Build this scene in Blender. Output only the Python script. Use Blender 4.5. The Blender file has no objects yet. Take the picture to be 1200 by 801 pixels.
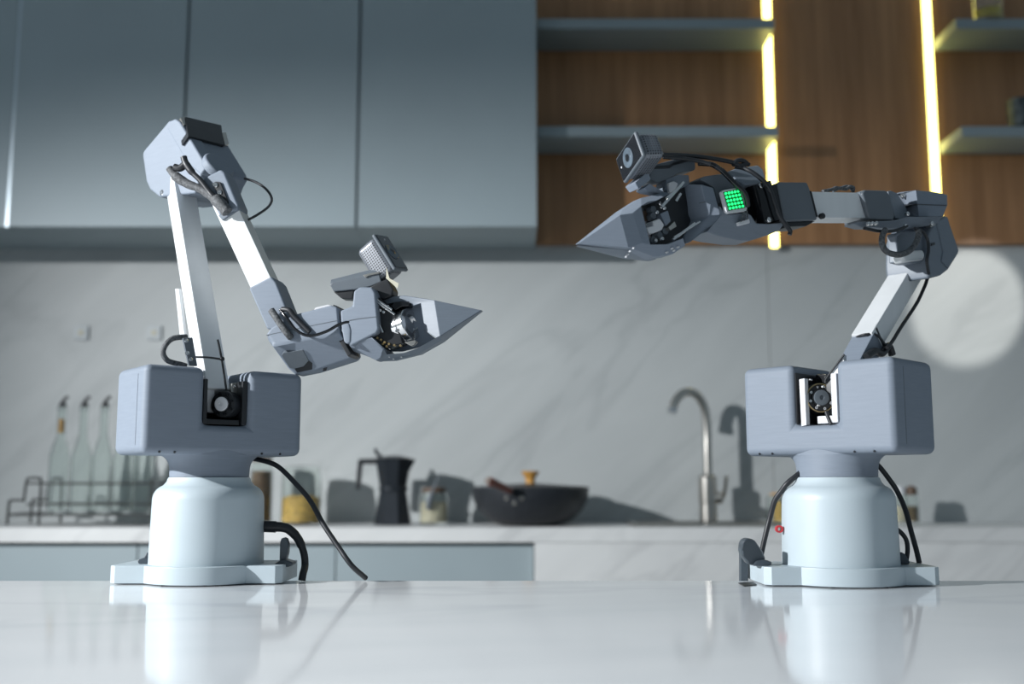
import bpy, bmesh, math, random
from mathutils import Vector, Matrix
R = math.radians
random.seed(7)
sc = bpy.context.scene
COL = sc.collection

# ------------------------------------------------------------------ camera
F_PX, PITCH, CAM_Z = 1263.0, R(7.55), 1.009
TABLE_Z = 0.90
cam_d = bpy.data.cameras.new('camera'); cam = bpy.data.objects.new('camera', cam_d); COL.objects.link(cam)
cam.location = (0, 0, CAM_Z); cam.rotation_euler = (R(90) + PITCH, 0, 0)
cam_d.sensor_width = 36; cam_d.lens = F_PX / 1200 * 36; cam_d.clip_start = .02
cam_d.dof.use_dof = True; cam_d.dof.focus_distance = 1.25; cam_d.dof.aperture_fstop = 3.2
sc.camera = cam

# ------------------------------------------------------------------ world, lamps, exposure
w = bpy.data.worlds.new('world'); sc.world = w; w.use_nodes = True
bg = w.node_tree.nodes['Background']; bg.inputs[0].default_value = (.62, .79, .92, 1); bg.inputs[1].default_value = .255

def spot(name, loc, target, power, angle, blend, radius, color):
    d = bpy.data.lights.new(name, 'SPOT'); o = bpy.data.objects.new(name, d); COL.objects.link(o)
    o.location = loc; o.rotation_euler = (Vector(target) - Vector(loc)).to_track_quat('-Z', 'Y').to_euler()
    d.energy = power; d.spot_size = R(angle); d.spot_blend = blend; d.shadow_soft_size = radius; d.color = color
    return o
LAMP = Vector((-2.9, .10, 2.12))
spot('key_lamp', LAMP, (.35, 1.4, .75), 760, 98, .75, .03, (.97, .985, 1))
spot('disc_lamp', (1.95, 1.2, 2.35), (1.375, 3.2, 1.545), 150, 9.0, .22, .02, (1, .98, .93))

vs = sc.view_settings
vs.view_transform = 'Standard'; vs.look = 'None'; vs.gamma = 1; vs.use_curve_mapping = False; vs.exposure = 0.0

# ------------------------------------------------------------------ pixels (1200x801) to points
CAMP = Vector((0, 0, CAM_Z))
AX = Vector((1, 0, 0)); AF = Vector((0, math.cos(PITCH), math.sin(PITCH))); AU = Vector((0, -math.sin(PITCH), math.cos(PITCH)))
def ray(u, v): return AX * (u - 600) + AU * (400.5 - v) + AF * F_PX
def at(u, v, Y):
    r = ray(u, v); return CAMP + r * (Y / r.y)
def at_z(u, v, z):
    r = ray(u, v); return CAMP + r * ((z - CAM_Z) / r.z)
def proj(p):
    q = Vector(p) - CAMP; d = q.dot(AF); return (600 + F_PX * q.dot(AX) / d, 400.5 - F_PX * q.dot(AU) / d)
class Frame:
    def __init__(s, o, n): s.o = Vector(o); s.n = Vector(n).normalized()
    def pt(s, u, v, off=0.0):
        r = ray(u, v); t = ((s.o + s.n * off - CAMP).dot(s.n)) / r.dot(s.n); return CAMP + r * t
    def scale(s, u, v): return (s.pt(u + .5, v) - s.pt(u - .5, v)).length   # metres to a pixel, along the plane
def frame3(a, b, c):
    n = (b - a).cross(c - a).normalized()
    if n.dot(a - CAMP) > 0: n = -n
    return Frame(a, n)
def crop(ox, oy, s):
    return lambda *pts: [(p[0] / s + ox, p[1] / s + oy) + tuple(p[2:]) for p in pts]

# ------------------------------------------------------------------ materials
MATS = {}
def nodes(name):
    m = bpy.data.materials.new(name); m.use_nodes = True; nt = m.node_tree
    return m, nt, nt.nodes['Principled BSDF']
def mat(name, col, rough=.5, metal=0., var=.06, scale=60., bump=0., bscale=400., spec=.5, coat=0., stretch=(1, 1, 1)):
    if name in MATS: return MATS[name]
    m, nt, b = nodes(name); N = nt.nodes; L = nt.links
    tc = N.new('ShaderNodeTexCoord'); mp = N.new('ShaderNodeMapping'); mp.inputs['Scale'].default_value = stretch
    L.new(tc.outputs['Object'], mp.inputs[0])
    nz = N.new('ShaderNodeTexNoise'); nz.inputs['Scale'].default_value = scale; nz.inputs['Detail'].default_value = 3
    L.new(mp.outputs[0], nz.inputs['Vector'])
    rp = N.new('ShaderNodeValToRGB')
    rp.color_ramp.elements[0].position = .3; rp.color_ramp.elements[1].position = .7
    rp.color_ramp.elements[0].color = tuple(c * (1 - var) for c in col) + (1,)
    rp.color_ramp.elements[1].color = tuple(min(1, c * (1 + var)) for c in col) + (1,)
    L.new(nz.outputs[0], rp.inputs[0]); L.new(rp.outputs[0], b.inputs['Base Color'])
    b.inputs['Roughness'].default_value = rough; b.inputs['Metallic'].default_value = metal
    b.inputs['Specular IOR Level'].default_value = spec; b.inputs['Coat Weight'].default_value = coat
    if bump:
        n2 = N.new('ShaderNodeTexNoise'); n2.inputs['Scale'].default_value = bscale; L.new(mp.outputs[0], n2.inputs['Vector'])
        bp = N.new('ShaderNodeBump'); bp.inputs['Strength'].default_value = bump; bp.inputs['Distance'].default_value = .001
        L.new(n2.outputs[0], bp.inputs['Height']); L.new(bp.outputs[0], b.inputs['Normal'])
    MATS[name] = m; return m
def marble(name, base, vein, rough, rot=(0, R(-40), 0), scale=1.0, spec=.35):
    """soft streaks running along one direction, with a few thin veins"""
    m, nt, b = nodes(name); N = nt.nodes; L = nt.links
    ge = N.new('ShaderNodeTexCoord'); mp = N.new('ShaderNodeMapping'); mp.vector_type = 'TEXTURE'
    mp.inputs['Rotation'].default_value = rot; mp.inputs['Scale'].default_value = (1.5 * scale, .5 * scale, .34 * scale)
    L.new(ge.outputs['Object'], mp.inputs[0])
    cl = N.new('ShaderNodeTexNoise'); cl.inputs['Scale'].default_value = 2.2; cl.inputs['Detail'].default_value = 7
    cl.inputs['Roughness'].default_value = .6; cl.inputs['Distortion'].default_value = .5; L.new(mp.outputs[0], cl.inputs['Vector'])
    n = N.new('ShaderNodeTexNoise'); n.inputs['Scale'].default_value = 1.3; n.inputs['Detail'].default_value = 4
    n.inputs['Distortion'].default_value = .7; L.new(mp.outputs[0], n.inputs['Vector'])
    s = N.new('ShaderNodeMath'); s.operation = 'SUBTRACT'; s.inputs[1].default_value = .5; L.new(n.outputs[0], s.inputs[0])
    a = N.new('ShaderNodeMath'); a.operation = 'ABSOLUTE'; L.new(s.outputs[0], a.inputs[0])
    mr = N.new('ShaderNodeMapRange'); mr.inputs[1].default_value = 0; mr.inputs[2].default_value = .03
    mr.inputs[3].default_value = .5; mr.inputs[4].default_value = 0; L.new(a.outputs[0], mr.inputs[0])
    mu = N.new('ShaderNodeMath'); mu.operation = 'MULTIPLY'; L.new(mr.outputs[0], mu.inputs[0]); L.new(cl.outputs[0], mu.inputs[1])
    ad = N.new('ShaderNodeMath'); ad.operation = 'ADD'; L.new(cl.outputs[0], ad.inputs[0]); L.new(mu.outputs[0], ad.inputs[1])
    rp = N.new('ShaderNodeValToRGB'); e = rp.color_ramp.elements
    e[0].position = .35; e[0].color = base + (1,); e[1].position = .85; e[1].color = vein + (1,)
    L.new(ad.outputs[0], rp.inputs[0]); L.new(rp.outputs[0], b.inputs['Base Color'])
    b.inputs['Roughness'].default_value = rough; b.inputs['Specular IOR Level'].default_value = spec
    MATS[name] = m; return m
def wood(name, a, c, rough=.45):
    m, nt, b = nodes(name); N = nt.nodes; L = nt.links
    ge = N.new('ShaderNodeTexCoord'); mp = N.new('ShaderNodeMapping'); mp.inputs['Scale'].default_value = (22, 22, 1.1)
    L.new(ge.outputs['Object'], mp.inputs[0])
    n = N.new('ShaderNodeTexNoise'); n.inputs['Scale'].default_value = 1.6; n.inputs['Detail'].default_value = 8; n.inputs['Roughness'].default_value = .65
    n.inputs['Distortion'].default_value = .3; L.new(mp.outputs[0], n.inputs['Vector'])
    rp = N.new('ShaderNodeValToRGB'); e = rp.color_ramp.elements
    e[0].position = .28; e[0].color = a + (1,); e[1].position = .72; e[1].color = c + (1,)
    L.new(n.outputs[0], rp.inputs[0]); L.new(rp.outputs[0], b.inputs['Base Color'])
    bp = N.new('ShaderNodeBump'); bp.inputs['Strength'].default_value = .15; bp.inputs['Distance'].default_value = .002
    L.new(n.outputs[0], bp.inputs['Height']); L.new(bp.outputs[0], b.inputs['Normal'])
    b.inputs['Roughness'].default_value = rough; MATS[name] = m; return m
def glow(name, col, strength):
    m, nt, b = nodes(name); N = nt.nodes; L = nt.links
    nz = N.new('ShaderNodeTexNoise'); nz.inputs['Scale'].default_value = 3
    mr = N.new('ShaderNodeMapRange'); mr.inputs[3].default_value = strength * .95; mr.inputs[4].default_value = strength * 1.05
    L.new(nz.outputs[0], mr.inputs[0]); L.new(mr.outputs[0], b.inputs['Emission Strength'])
    b.inputs['Base Color'].default_value = col + (1,); b.inputs['Emission Color'].default_value = col + (1,)
    MATS[name] = m; return m
def glass(name, col, rough=.03):
    m, nt, b = nodes(name); N = nt.nodes; L = nt.links
    nz = N.new('ShaderNodeTexNoise'); nz.inputs['Scale'].default_value = 20
    mr = N.new('ShaderNodeMapRange'); mr.inputs[3].default_value = rough * .5; mr.inputs[4].default_value = rough * 1.6
    L.new(nz.outputs[0], mr.inputs[0]); L.new(mr.outputs[0], b.inputs['Roughness'])
    b.inputs['Base Color'].default_value = col + (1,); b.inputs['Transmission Weight'].default_value = 1; b.inputs['IOR'].default_value = 1.45
    MATS[name] = m; return m
def dotted(name, col, dotcol, scale):
    m, nt, b = nodes(name); N = nt.nodes; L = nt.links
    tc = N.new('ShaderNodeTexCoord'); v = N.new('ShaderNodeTexVoronoi'); v.inputs['Scale'].default_value = scale; v.inputs['Randomness'].default_value = .0
    L.new(tc.outputs['Object'], v.inputs['Vector'])
    rp = N.new('ShaderNodeValToRGB'); e = rp.color_ramp.elements
    e[0].position = .28; e[0].color = dotcol + (1,); e[1].position = .40; e[1].color = col + (1,)
    L.new(v.outputs['Distance'], rp.inputs[0]); L.new(rp.outputs[0], b.inputs['Base Color'])
    b.inputs['Roughness'].default_value = .38; b.inputs['Metallic'].default_value = .3
    MATS[name] = m; return m

M_MARBLE = marble('wall_marble', (.45, .475, .475), (.37, .392, .395), .45)
M_TABLE = marble('table_marble', (.93, .94, .95), (.72, .75, .78), .08, (0, 0, R(12)), 1.0, .5)
M_COUNTER = marble('counter_marble', (.70, .71, .705), (.55, .56, .56), .4)
M_CAB = mat('cabinet_lacquer', (.29, .35, .375), .5, var=.03, scale=4)
M_CABIN = mat('cabinet_carcass', (.10, .125, .135), .6)
M_WOOD = wood('veneer_wood', (.235, .112, .045), (.42, .222, .102))
M_SHELF = mat('shelf_lacquer', (.24, .29, .31), .42, var=.03, scale=4)
M_LED = glow('led_strip_light', (1, .86, .22), 8.0)
M_SOCK = mat('pale_socket_plastic', (.43, .465, .48), .5)
M_FLOOR = mat('floor_tile', (.34, .35, .35), .35)
M_PLA = mat('grey_print_plastic', (.205, .24, .29), .58, spec=.35, var=.035, scale=40, bump=.10, bscale=160, stretch=(1, 1, 14))
M_PLD = mat('dark_grey_plastic', (.115, .135, .155), .42, var=.04, scale=40)
M_PLM = mat('mid_grey_plastic', (.155, .185, .222), .45, var=.04, scale=40, bump=.08, bscale=160, stretch=(1, 1, 14))
M_BASE = mat('pale_base_plastic', (.47, .545, .585), .42, var=.02, scale=20)
M_ALU = mat('brushed_aluminium', (.74, .76, .77), .34, metal=.12, var=.03, scale=50, stretch=(1, 1, .1))
M_CHROME = mat('chrome', (.72, .72, .72), .16, metal=1., var=.03)
M_STEEL = mat('brushed_nickel', (.55, .53, .49), .28, metal=1., var=.05)
M_BLACK = mat('black_plastic', (.014, .016, .019), .38, var=.15)
M_BLKGL = mat('black_gloss', (.008, .009, .011), .12, var=.2)
M_CABLE = mat('black_cable_rubber', (.018, .020, .024), .45, var=.2, scale=120)
M_BRAID = mat('grey_braided_sleeve', (.10, .105, .11), .7, var=.6, scale=420, bump=.5, bscale=500)
M_WHITE = mat('white_plastic', (.62, .63, .65), .4, var=.03)
M_CREAM = mat('cream_tape', (.52, .50, .40), .7, var=.05)
M_BRASS = mat('brass', (.55, .42, .22), .35, metal=1., var=.1)
M_CAM = dotted('perforated_webcam_shell', (.20, .215, .24), (.012, .013, .015), 333)
M_LENS = mat('webcam_front_glass', (.012, .013, .016), .05, var=.1, coat=.6)
M_IRIS = mat('lens_iris', (.10, .13, .16), .2, var=.3)
M_GREEN = glow('green_led', (.02, .95, .22), 1.7)
M_GREENB = mat('green_circuit_board', (.01, .20, .05), .4, var=.2)
M_RED = mat('red_plastic', (.55, .04, .05), .4)
M_MOKA = mat('moka_black_metal', (.022, .027, .034), .34, metal=.3, var=.1)
M_WOK = mat('wok_black_iron', (.018, .021, .026), .42, var=.15)
M_WOODL = mat('amber_wood', (.50, .26, .06), .45, var=.12, scale=50, stretch=(1, 1, .2))
M_WOODR = mat('red_brown_wood', (.17, .045, .03), .45, var=.2, scale=50)
M_WOODD = mat('dark_brown_wood', (.09, .055, .035), .5, var=.2, scale=50)
M_PASTA = mat('yellow_pasta', (.62, .40, .10), .6, var=.35, scale=90, bump=.6, bscale=120)
M_FLOUR = mat('cream_powder', (.62, .56, .42), .8, var=.1, scale=90)
M_BEANS = mat('brown_beans', (.13, .075, .035), .55, var=.5, scale=120, bump=.6, bscale=150)
M_SPICE = mat('brown_spice', (.17, .12, .06), .7, var=.4, scale=150)
M_GLASS = glass('clear_glass', (.94, .97, .95))
M_GLASSG = glass('green_tinted_glass', (.93, .97, .95))
M_YELLOW = mat('yellow_drink', (.55, .42, .03), .3, var=.1)
M_MUG = mat('speckled_dark_mug', (.05, .065, .07), .4, var=.9, scale=45)
M_CLAMP = mat('clamp_dark_plastic', (.055, .07, .085), .35, var=.05)
M_WIRE = mat('black_wire', (.02, .024, .024), .45, var=.1)
M_TAPE = mat('black_tape', (.03, .032, .035), .5, var=.1)

# ------------------------------------------------------------------ mesh helpers
def tag(o, label=None, cat=None, group=None, kind=None):
    if label: o['label'] = label
    if cat: o['category'] = cat
    if group: o['group'] = group
    if kind: o['kind'] = kind
    return o
def empty(name, loc, label=None, cat=None, group=None):
    o = bpy.data.objects.new(name, None); COL.objects.link(o); o.location = loc; o.empty_display_size = .02
    o['_w'] = 0; del o['_w']
    return tag(o, label, cat, group)
WORLD = {}
def wloc(o):
    return WORLD.get(o.name, Vector(o.location))
def obj(name, bm, m, parent=None, sharp=32, smooth=True, origin=None):
    """bm holds world coordinates; the object's own origin is its parent's world place (or origin)"""
    bmesh.ops.recalc_face_normals(bm, faces=bm.faces[:])
    me = bpy.data.meshes.new(name)
    org = Vector(origin) if origin is not None else (wloc(parent) if parent else None)
    if org is None:
        org = Vector((0, 0, 0))
        if len(bm.verts):
            lo = Vector([min(v.co[i] for v in bm.verts) for i in range(3)]); hi = Vector([max(v.co[i] for v in bm.verts) for i in range(3)])
            org = Vector(((lo.x + hi.x) / 2, (lo.y + hi.y) / 2, lo.z))
    bmesh.ops.translate(bm, verts=bm.verts[:], vec=-org)
    bm.to_mesh(me); bm.free()
    if smooth:
        for p in me.polygons: p.use_smooth = True
        me.set_sharp_from_angle(angle=R(sharp))
    for mm in (m if isinstance(m, (list, tuple)) else [m]): me.materials.append(mm)
    o = bpy.data.objects.new(name, me); COL.objects.link(o)
    if smooth:
        wn = o.modifiers.new('weighted_normal', 'WEIGHTED_NORMAL'); wn.keep_sharp = True; wn.weight = 100
    if parent:
        o.parent = parent; o.location = org - wloc(parent)
    else: o.location = org
    WORLD[o.name] = org.copy()
    return o
def bevel(bm, off, seg=2, ang=25):
    bm.normal_update()
    es = [e for e in bm.edges if len(e.link_faces) == 2 and e.calc_face_angle(0) > R(ang)]
    if es and off > 0:
        bmesh.ops.bevel(bm, geom=es, offset=off, segments=seg, profile=.5, affect='EDGES', clamp_overlap=True)
    return bm
def box(bm, lo, hi, M=None):
    vs_ = [bm.verts.new((x, y, z)) for x in (lo[0], hi[0]) for y in (lo[1], hi[1]) for z in (lo[2], hi[2])]
    for f in ((0, 1, 3, 2), (4, 6, 7, 5), (0, 4, 5, 1), (2, 3, 7, 6), (0, 2, 6, 4), (1, 5, 7, 3)): bm.faces.new([vs_[i] for i in f])
    if M: bmesh.ops.transform(bm, matrix=M, verts=vs_)
    return vs_
def boxobj(name, lo, hi, m, parent=None, bv=0, seg=2, M=None):
    bm = bmesh.new(); box(bm, lo, hi, M); bmesh.ops.recalc_face_normals(bm, faces=bm.faces[:])
    if bv: bevel(bm, bv, seg)
    return obj(name, bm, m, parent)
def relief(frame, verts, faces, back, bv=.0012, seg=2):
    """near faces given by pixel vertices with an offset along the frame normal; closed by walls and a back face at offset `back`"""
    bm = bmesh.new()
    V = [bm.verts.new(frame.pt(*v)) for v in verts]
    B = {}
    def backv(i):
        if i not in B:
            p = V[i].co; B[i] = bm.verts.new(p - frame.n * ((p - frame.o).dot(frame.n) - back))
        return B[i]
    cnt = {}
    for f in faces:
        for a, b in zip(f, f[1:] + f[:1]): cnt[(a, b)] = cnt.get((a, b), 0) + 1
    for f in faces: bm.faces.new([V[i] for i in f])
    loop = {}
    for (a, b) in cnt:
        if (b, a) not in cnt:
            loop[a] = b; bm.faces.new([V[b], V[a], backv(a), backv(b)])
    while loop:
        st = next(iter(loop)); cyc = [st]; n = loop.pop(st)
        while n != st and n in loop: cyc.append(n); n = loop.pop(n)
        if len(cyc) > 2: bm.faces.new([B[i] for i in cyc])
    bmesh.ops.recalc_face_normals(bm, faces=bm.faces[:])
    if bv: bevel(bm, bv, seg)
    return bm
def prism(frame, poly, n0, n1, bv=.0012, seg=2):
    # keep outlines in one turning sense
    return relief(frame, [(p[0], p[1], n0) for p in poly], [list(range(len(poly)))], n1, bv, seg)
def spline(pts, n=6):
    P = [Vector(p) for p in pts]
    if len(P) < 3: return P
    out = []
    for i in range(len(P) - 1):
        p0 = P[max(i - 1, 0)]; p1 = P[i]; p2 = P[i + 1]; p3 = P[min(i + 2, len(P) - 1)]
        for k in range(n):
            t = k / n
            out.append(.5 * ((2 * p1) + (p2 - p0) * t + (2 * p0 - 5 * p1 + 4 * p2 - p3) * t * t + (3 * p1 - p0 - 3 * p2 + p3) * t ** 3))
    out.append(P[-1]); return out
def sweep(bm, pts, r, seg=10, n=6, smooth=True):
    P = spline(pts, n) if smooth else [Vector(p) for p in pts]
    rings = []; up = Vector((.13, .31, .94)).normalized()
    for i, p in enumerate(P):
        t = (P[min(i + 1, len(P) - 1)] - P[max(i - 1, 0)]).normalized()
        a = t.cross(up)
        if a.length < 1e-4: a = t.cross(Vector((1, 0, 0)))
        a.normalize(); b = t.cross(a).normalized(); up = -(t.cross(a)) if False else a.cross(t)
        rr = r[min(i * len(r) // len(P), len(r) - 1)] if isinstance(r, (list, tuple)) else r
        rings.append([bm.verts.new(p + (a * math.cos(2 * math.pi * k / seg) + b * math.sin(2 * math.pi * k / seg)) * rr) for k in range(seg)])
    for A, B in zip(rings, rings[1:]):
        for k in range(seg): bm.faces.new((A[k], A[(k + 1) % seg], B[(k + 1) % seg], B[k]))
    bm.faces.new(rings[0][::-1]); bm.faces.new(rings[-1])
    return bm
def cable(name, pts, r, m, parent=None, seg=10, n=6):
    return obj(name, sweep(bmesh.new(), pts, r, seg, n), m, parent, sharp=50)
def lathe(bm, prof, c, axis=Vector((0, 0, 1)), seg=32, twist=0.):
    """prof: (radius, height) pairs, closed to the axis at both ends"""
    axis = axis.normalized(); q = axis.to_track_quat('Z', 'Y'); c = Vector(c); rings = []
    for (r, h) in prof:
        if r < 1e-6: rings.append([bm.verts.new(c + q @ Vector((0, 0, h)))])
        else: rings.append([bm.verts.new(c + q @ Vector((r * math.cos(2 * math.pi * k / seg + twist), r * math.sin(2 * math.pi * k / seg + twist), h))) for k in range(seg)])
    for A, B in zip(rings, rings[1:]):
        for k in range(seg):
            a0, a1 = A[k % len(A)], A[(k + 1) % len(A)]; b0, b1 = B[k % len(B)], B[(k + 1) % len(B)]
            f = [a0, a1, b1, b0]; g = []
            for v in f:
                if v not in g: g.append(v)
            if len(g) > 2: bm.faces.new(g)
    for ring in (() if prof[0] == prof[-1] else (rings[0], rings[-1])):
        if len(ring) > 2: bm.faces.new(ring)
    return bm
def lathe_obj(name, prof, c, m, parent=None, axis=Vector((0, 0, 1)), seg=32, sharp=32, twist=0., smooth=True):
    return obj(name, lathe(bmesh.new(), prof, c, axis, seg, twist), m, parent, sharp, smooth)
def rounded(r, h0, h1, b, n=4):
    """profile of a solid cylinder with rounded rims"""
    p = [(0, h0)] + [(r - b + b * math.sin(math.pi / 2 * k / n), h0 + b - b * math.cos(math.pi / 2 * k / n)) for k in range(n + 1)]
    return p + [(r - b + b * math.cos(math.pi / 2 * k / n), h1 - b + b * math.sin(math.pi / 2 * k / n)) for k in range(n + 1)] + [(0, h1)]
def beam(p0, p1, side, wd, th, bv=.0015):
    """square tube from p0 to p1; wd across `side`, th across the other way"""
    t = (p1 - p0).normalized(); s = (side - t * side.dot(t)).normalized(); o = t.cross(s)
    bm = bmesh.new(); M = Matrix.Translation(p0) @ Matrix((s, o, t)).transposed().to_4x4()
    box(bm, (-wd / 2, -th / 2, 0), (wd / 2, th / 2, (p1 - p0).length), M); bmesh.ops.recalc_face_normals(bm, faces=bm.faces[:])
    return bevel(bm, bv, 2)
def screw(frame, u, v, off, rpx, parent, m=None, name='screw', h=.0015):
    p = frame.pt(u, v, off); r = rpx * frame.scale(u, v)
    o = lathe_obj(name, [(0, -.002), (r, -.002), (r, h * .6), (r * .75, h), (r * .35, h), (r * .3, h * .3), (0, h * .3)], p, m or M_CHROME, parent, frame.n, 14)
    return o

#SETTING
# ------------------------------------------------------------------ room shell
WALL_Y = 3.2; FLAG_DROP = -.018
def struct(o): return tag(o, kind='structure')
# the studio lamp that lights the arms stands outside the picture on the left: stand, housing and an added plate that keeps its light off the wood
ld = Vector((.3, 1.5, 0)) - Vector((LAMP.x, LAMP.y, 0)); ld.normalize(); lside = Vector((-ld.y, ld.x, 0))
lamp = empty('studio_lamp', (LAMP.x - ld.x * .2, LAMP.y - ld.y * .2, 0), 'black studio lamp on a stand out of view beyond the left end of the island, with an added plate blocking its upper beam', 'lamp'); WORLD[lamp.name] = Vector(lamp.location)
lo_ = Vector(lamp.location)
lathe_obj('stand', [(0, 0), (.22, 0), (.22, .015), (.03, .03), (.016, .05), (.016, LAMP.z - .1), (0, LAMP.z - .1)], lo_, M_BLACK, lamp, seg=24)
lathe_obj('housing', [(0, -.30), (.09, -.30), (.11, -.26), (.11, -.07), (0, -.07)], LAMP, M_BLACK, lamp, axis=ld, seg=28)
FLAG = .25
boxobj('added_flag', (-.5, -.004, 0), (.5, .004, .35), M_BLACK, lamp, .001, 1, Matrix.Translation(LAMP + ld * FLAG + Vector((0, 0, FLAG_DROP))) @ Matrix((lside, ld, Vector((0, 0, 1)))).transposed().to_4x4())
cable('added_flag_arm', [LAMP - ld * .2 + Vector((0, 0, .09)), LAMP + ld * .02 + Vector((0, 0, .22)), LAMP + ld * FLAG + Vector((0, 0, .25))], .01, M_BLACK, lamp)
struct(boxobj('floor', (-3.2, -1.5, -.05), (3.2, 3.3, 0), M_FLOOR))
wall = boxobj('wall_back', (-3.2, WALL_Y + .015, 0), (3.2, WALL_Y + .10, 2.75), mat('wall_plaster', (.55, .56, .56), .8)); struct(wall)
tag(wall, 'pale grey marble slab backsplash behind the counter')
seam_x = at(902, 400, WALL_Y).x
for x0, x1 in ((-3.2, -2.2), (-2.1985, seam_x - .00075), (seam_x + .00075, 3.2)):
    boxobj('marble_slab', (x0, WALL_Y, .9), (x1, WALL_Y + .0149, 1.95), M_MARBLE, wall, .0008, 1)
WOOD_Y = 3.17
wood_z = at(760, 285.5, WOOD_Y).z; cab_r = at(629, 150, 2.91).x
wp = struct(boxobj('trim_wood', (cab_r + .002, WOOD_Y, wood_z), (3.2, WALL_Y - .0005, 2.7), M_WOOD, None, .001))
tag(wp, 'brown wood veneer wall panelling with vertical grain above the backsplash')

# led strips
led_root = []
for u, v, vend, lab in ((907, 286, 290, 'glowing yellow led strip at the open end of the left shelves'), (1096, 220, 288, 'glowing yellow led strip beside the right shelf ends')):
    x = at(u, v, WOOD_Y).x; zb = at(u, vend, WOOD_Y).z
    o = empty('led_strip', (x, WOOD_Y, zb), lab, 'light strip')
    WORLD[o.name] = Vector(o.location)
    boxobj('profile', (x - .014, WOOD_Y - .004, zb - .003), (x + .014, WOOD_Y - .0003, 2.69), M_STEEL, o)
    boxobj('diffuser', (x - .0115, WOOD_Y - .009, zb), (x + .0115, WOOD_Y - .0041, 2.688), M_LED, o, .002)

# shelves
SH_Y = 2.996
zs = [at(760, 33.5, SH_Y).z, at(760, 160, SH_Y).z]
xl_end = at(908, 34, SH_Y).x; xr_beg = at(1120.5, 34, SH_Y).x
SHELF = {}
for i, z in enumerate(zs):
    for j, (x0, x1) in enumerate(((cab_r + .004, xl_end), (xr_beg, 2.3))):
        lab = 'grey wall shelf, %s of the two %s the glowing strip' % (('upper', 'lower')[i], ('from the cabinets to', 'right of')[j])
        s = boxobj('wall_shelf', (x0, SH_Y, z), (x1, WOOD_Y - .0095, z + .031), M_SHELF, None, .0015)
        tag(s, lab, 'shelf', 'grey shelves on the wood panel'); SHELF[i, j] = z + .031

# upper cabinets
GLINT_TILT = 1.8
M_GLINT = mat('glint_strip_metal', (.50, .58, .63), .36, metal=.7, var=.03, scale=5)
CAB_Y = 2.91
cab_z = at(420, 265.5, CAB_Y).z
xs = [at(u, 2, CAB_Y).x for u in (24.5, 222, 422.5)]
xs = [xs[0] - .51] + xs + [cab_r]
labs = ['grey wall cabinet at the far left edge', 'grey wall cabinet above the bottle rack', 'grey wall cabinet behind the raised elbow of the left robot', 'grey wall cabinet beside the wood panel']
for i in range(4):
    x0, x1 = xs[i] + .0005, xs[i + 1] - .0005
    o = empty('wall_cabinet', ((x0 + x1) / 2, 3.05, cab_z), labs[i], 'cabinet', 'grey wall cabinets'); WORLD[o.name] = Vector(o.location)
    boxobj('body', (x0, CAB_Y + .0205, cab_z + .004), (x1, WALL_Y - .0005, 2.6), M_CAB if i == 3 else M_CABIN, o)
    boxobj('underside', (x0, CAB_Y + .0205, cab_z), (x1, WALL_Y - .0005, cab_z + .0039), M_CAB, o)
    if i == 0:
        # the far left door ends in an added metal strip, tilted to catch the lamp as a bright streak
        ea, eb = at(6.5, 250, CAB_Y).x, at(22.5, 250, CAB_Y).x
        boxobj('door', (x0 + .003, CAB_Y, cab_z), (ea - .0002, CAB_Y + .0195, 2.6), M_CAB, o, .0015)
        boxobj('glint_strip', (-(eb - ea) / 2, 0, cab_z), ((eb - ea) / 2, .012, 2.6), M_GLINT, o, .001, 2,
               Matrix.Translation(((ea + eb) / 2, CAB_Y + .002, 0)) @ Matrix.Rotation(R(GLINT_TILT), 4, 'Z'))
    else:
        boxobj('door', (x0 + .003, CAB_Y, cab_z), (x1 - (.003 if i < 3 else 0), CAB_Y + .0195, 2.6), M_CAB, o, .0015)

# counter
CT_Y = at_z(450, 618, TABLE_Z).y; CT_B = .863
SK0, SK1 = CT_Y + .09, CT_Y + .25
sx0, sx1 = at(742, 609, 3.0).x, at(905, 609, 3.0).x
bm = bmesh.new()
for a, b in (((-2.6, CT_Y), (sx0, WALL_Y)), ((sx1, CT_Y), (2.6, WALL_Y)), ((sx0, CT_Y), (sx1, SK0)), ((sx0, SK1), (sx1, WALL_Y))):
    box(bm, (a[0], a[1], CT_B), (b[0], b[1] - .0005, TABLE_Z))
ct = obj('worktop', bm, M_COUNTER); tag(ct, 'long pale marble kitchen worktop running along the back wall', 'worktop')
px_edge = at(626, 655, CT_Y).x
gx = at(393, 655, CT_Y + .02).x; wd = px_edge - gx
bx = [px_edge - wd * k for k in range(5)][::-1]
blabs = ['left edge of the picture', 'bottle rack', 'left robot base', 'black stovetop pot and jars']
blabs = ['grey base cabinet at the far left below the bottle rack', 'grey base cabinet just left of the left robot base', 'grey base cabinet behind the left robot base', 'grey base cabinet below the pot, next to the white marble panel']
for i in range(4):
    x0, x1 = bx[i] + .0005, bx[i + 1] - .0005
    o = empty('base_cabinet', ((x0 + x1) / 2, 3.0, .1), blabs[i], 'cabinet', 'grey base cabinets'); WORLD[o.name] = Vector(o.location)
    boxobj('body', (x0, CT_Y + .045, .1), (x1, WALL_Y - .001, CT_B - .001), M_CABIN, o)
    boxobj('plinth', (x0, CT_Y + .09, 0), (x1, CT_Y + .11, .099), M_CABIN, o)
    boxobj('door', (x0 + .001, CT_Y + .025, .1), (x1 - .001, CT_Y + .0445, CT_B - .006), M_CAB, o, .0015)
sp = boxobj('marble_panel', (px_edge + .001, CT_Y + .003, 0), (2.6, CT_Y + .05, CT_B - .0005), M_COUNTER, None, .001)
tag(sp, 'white marble front panel under the worktop on the right', 'panel')

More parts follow.
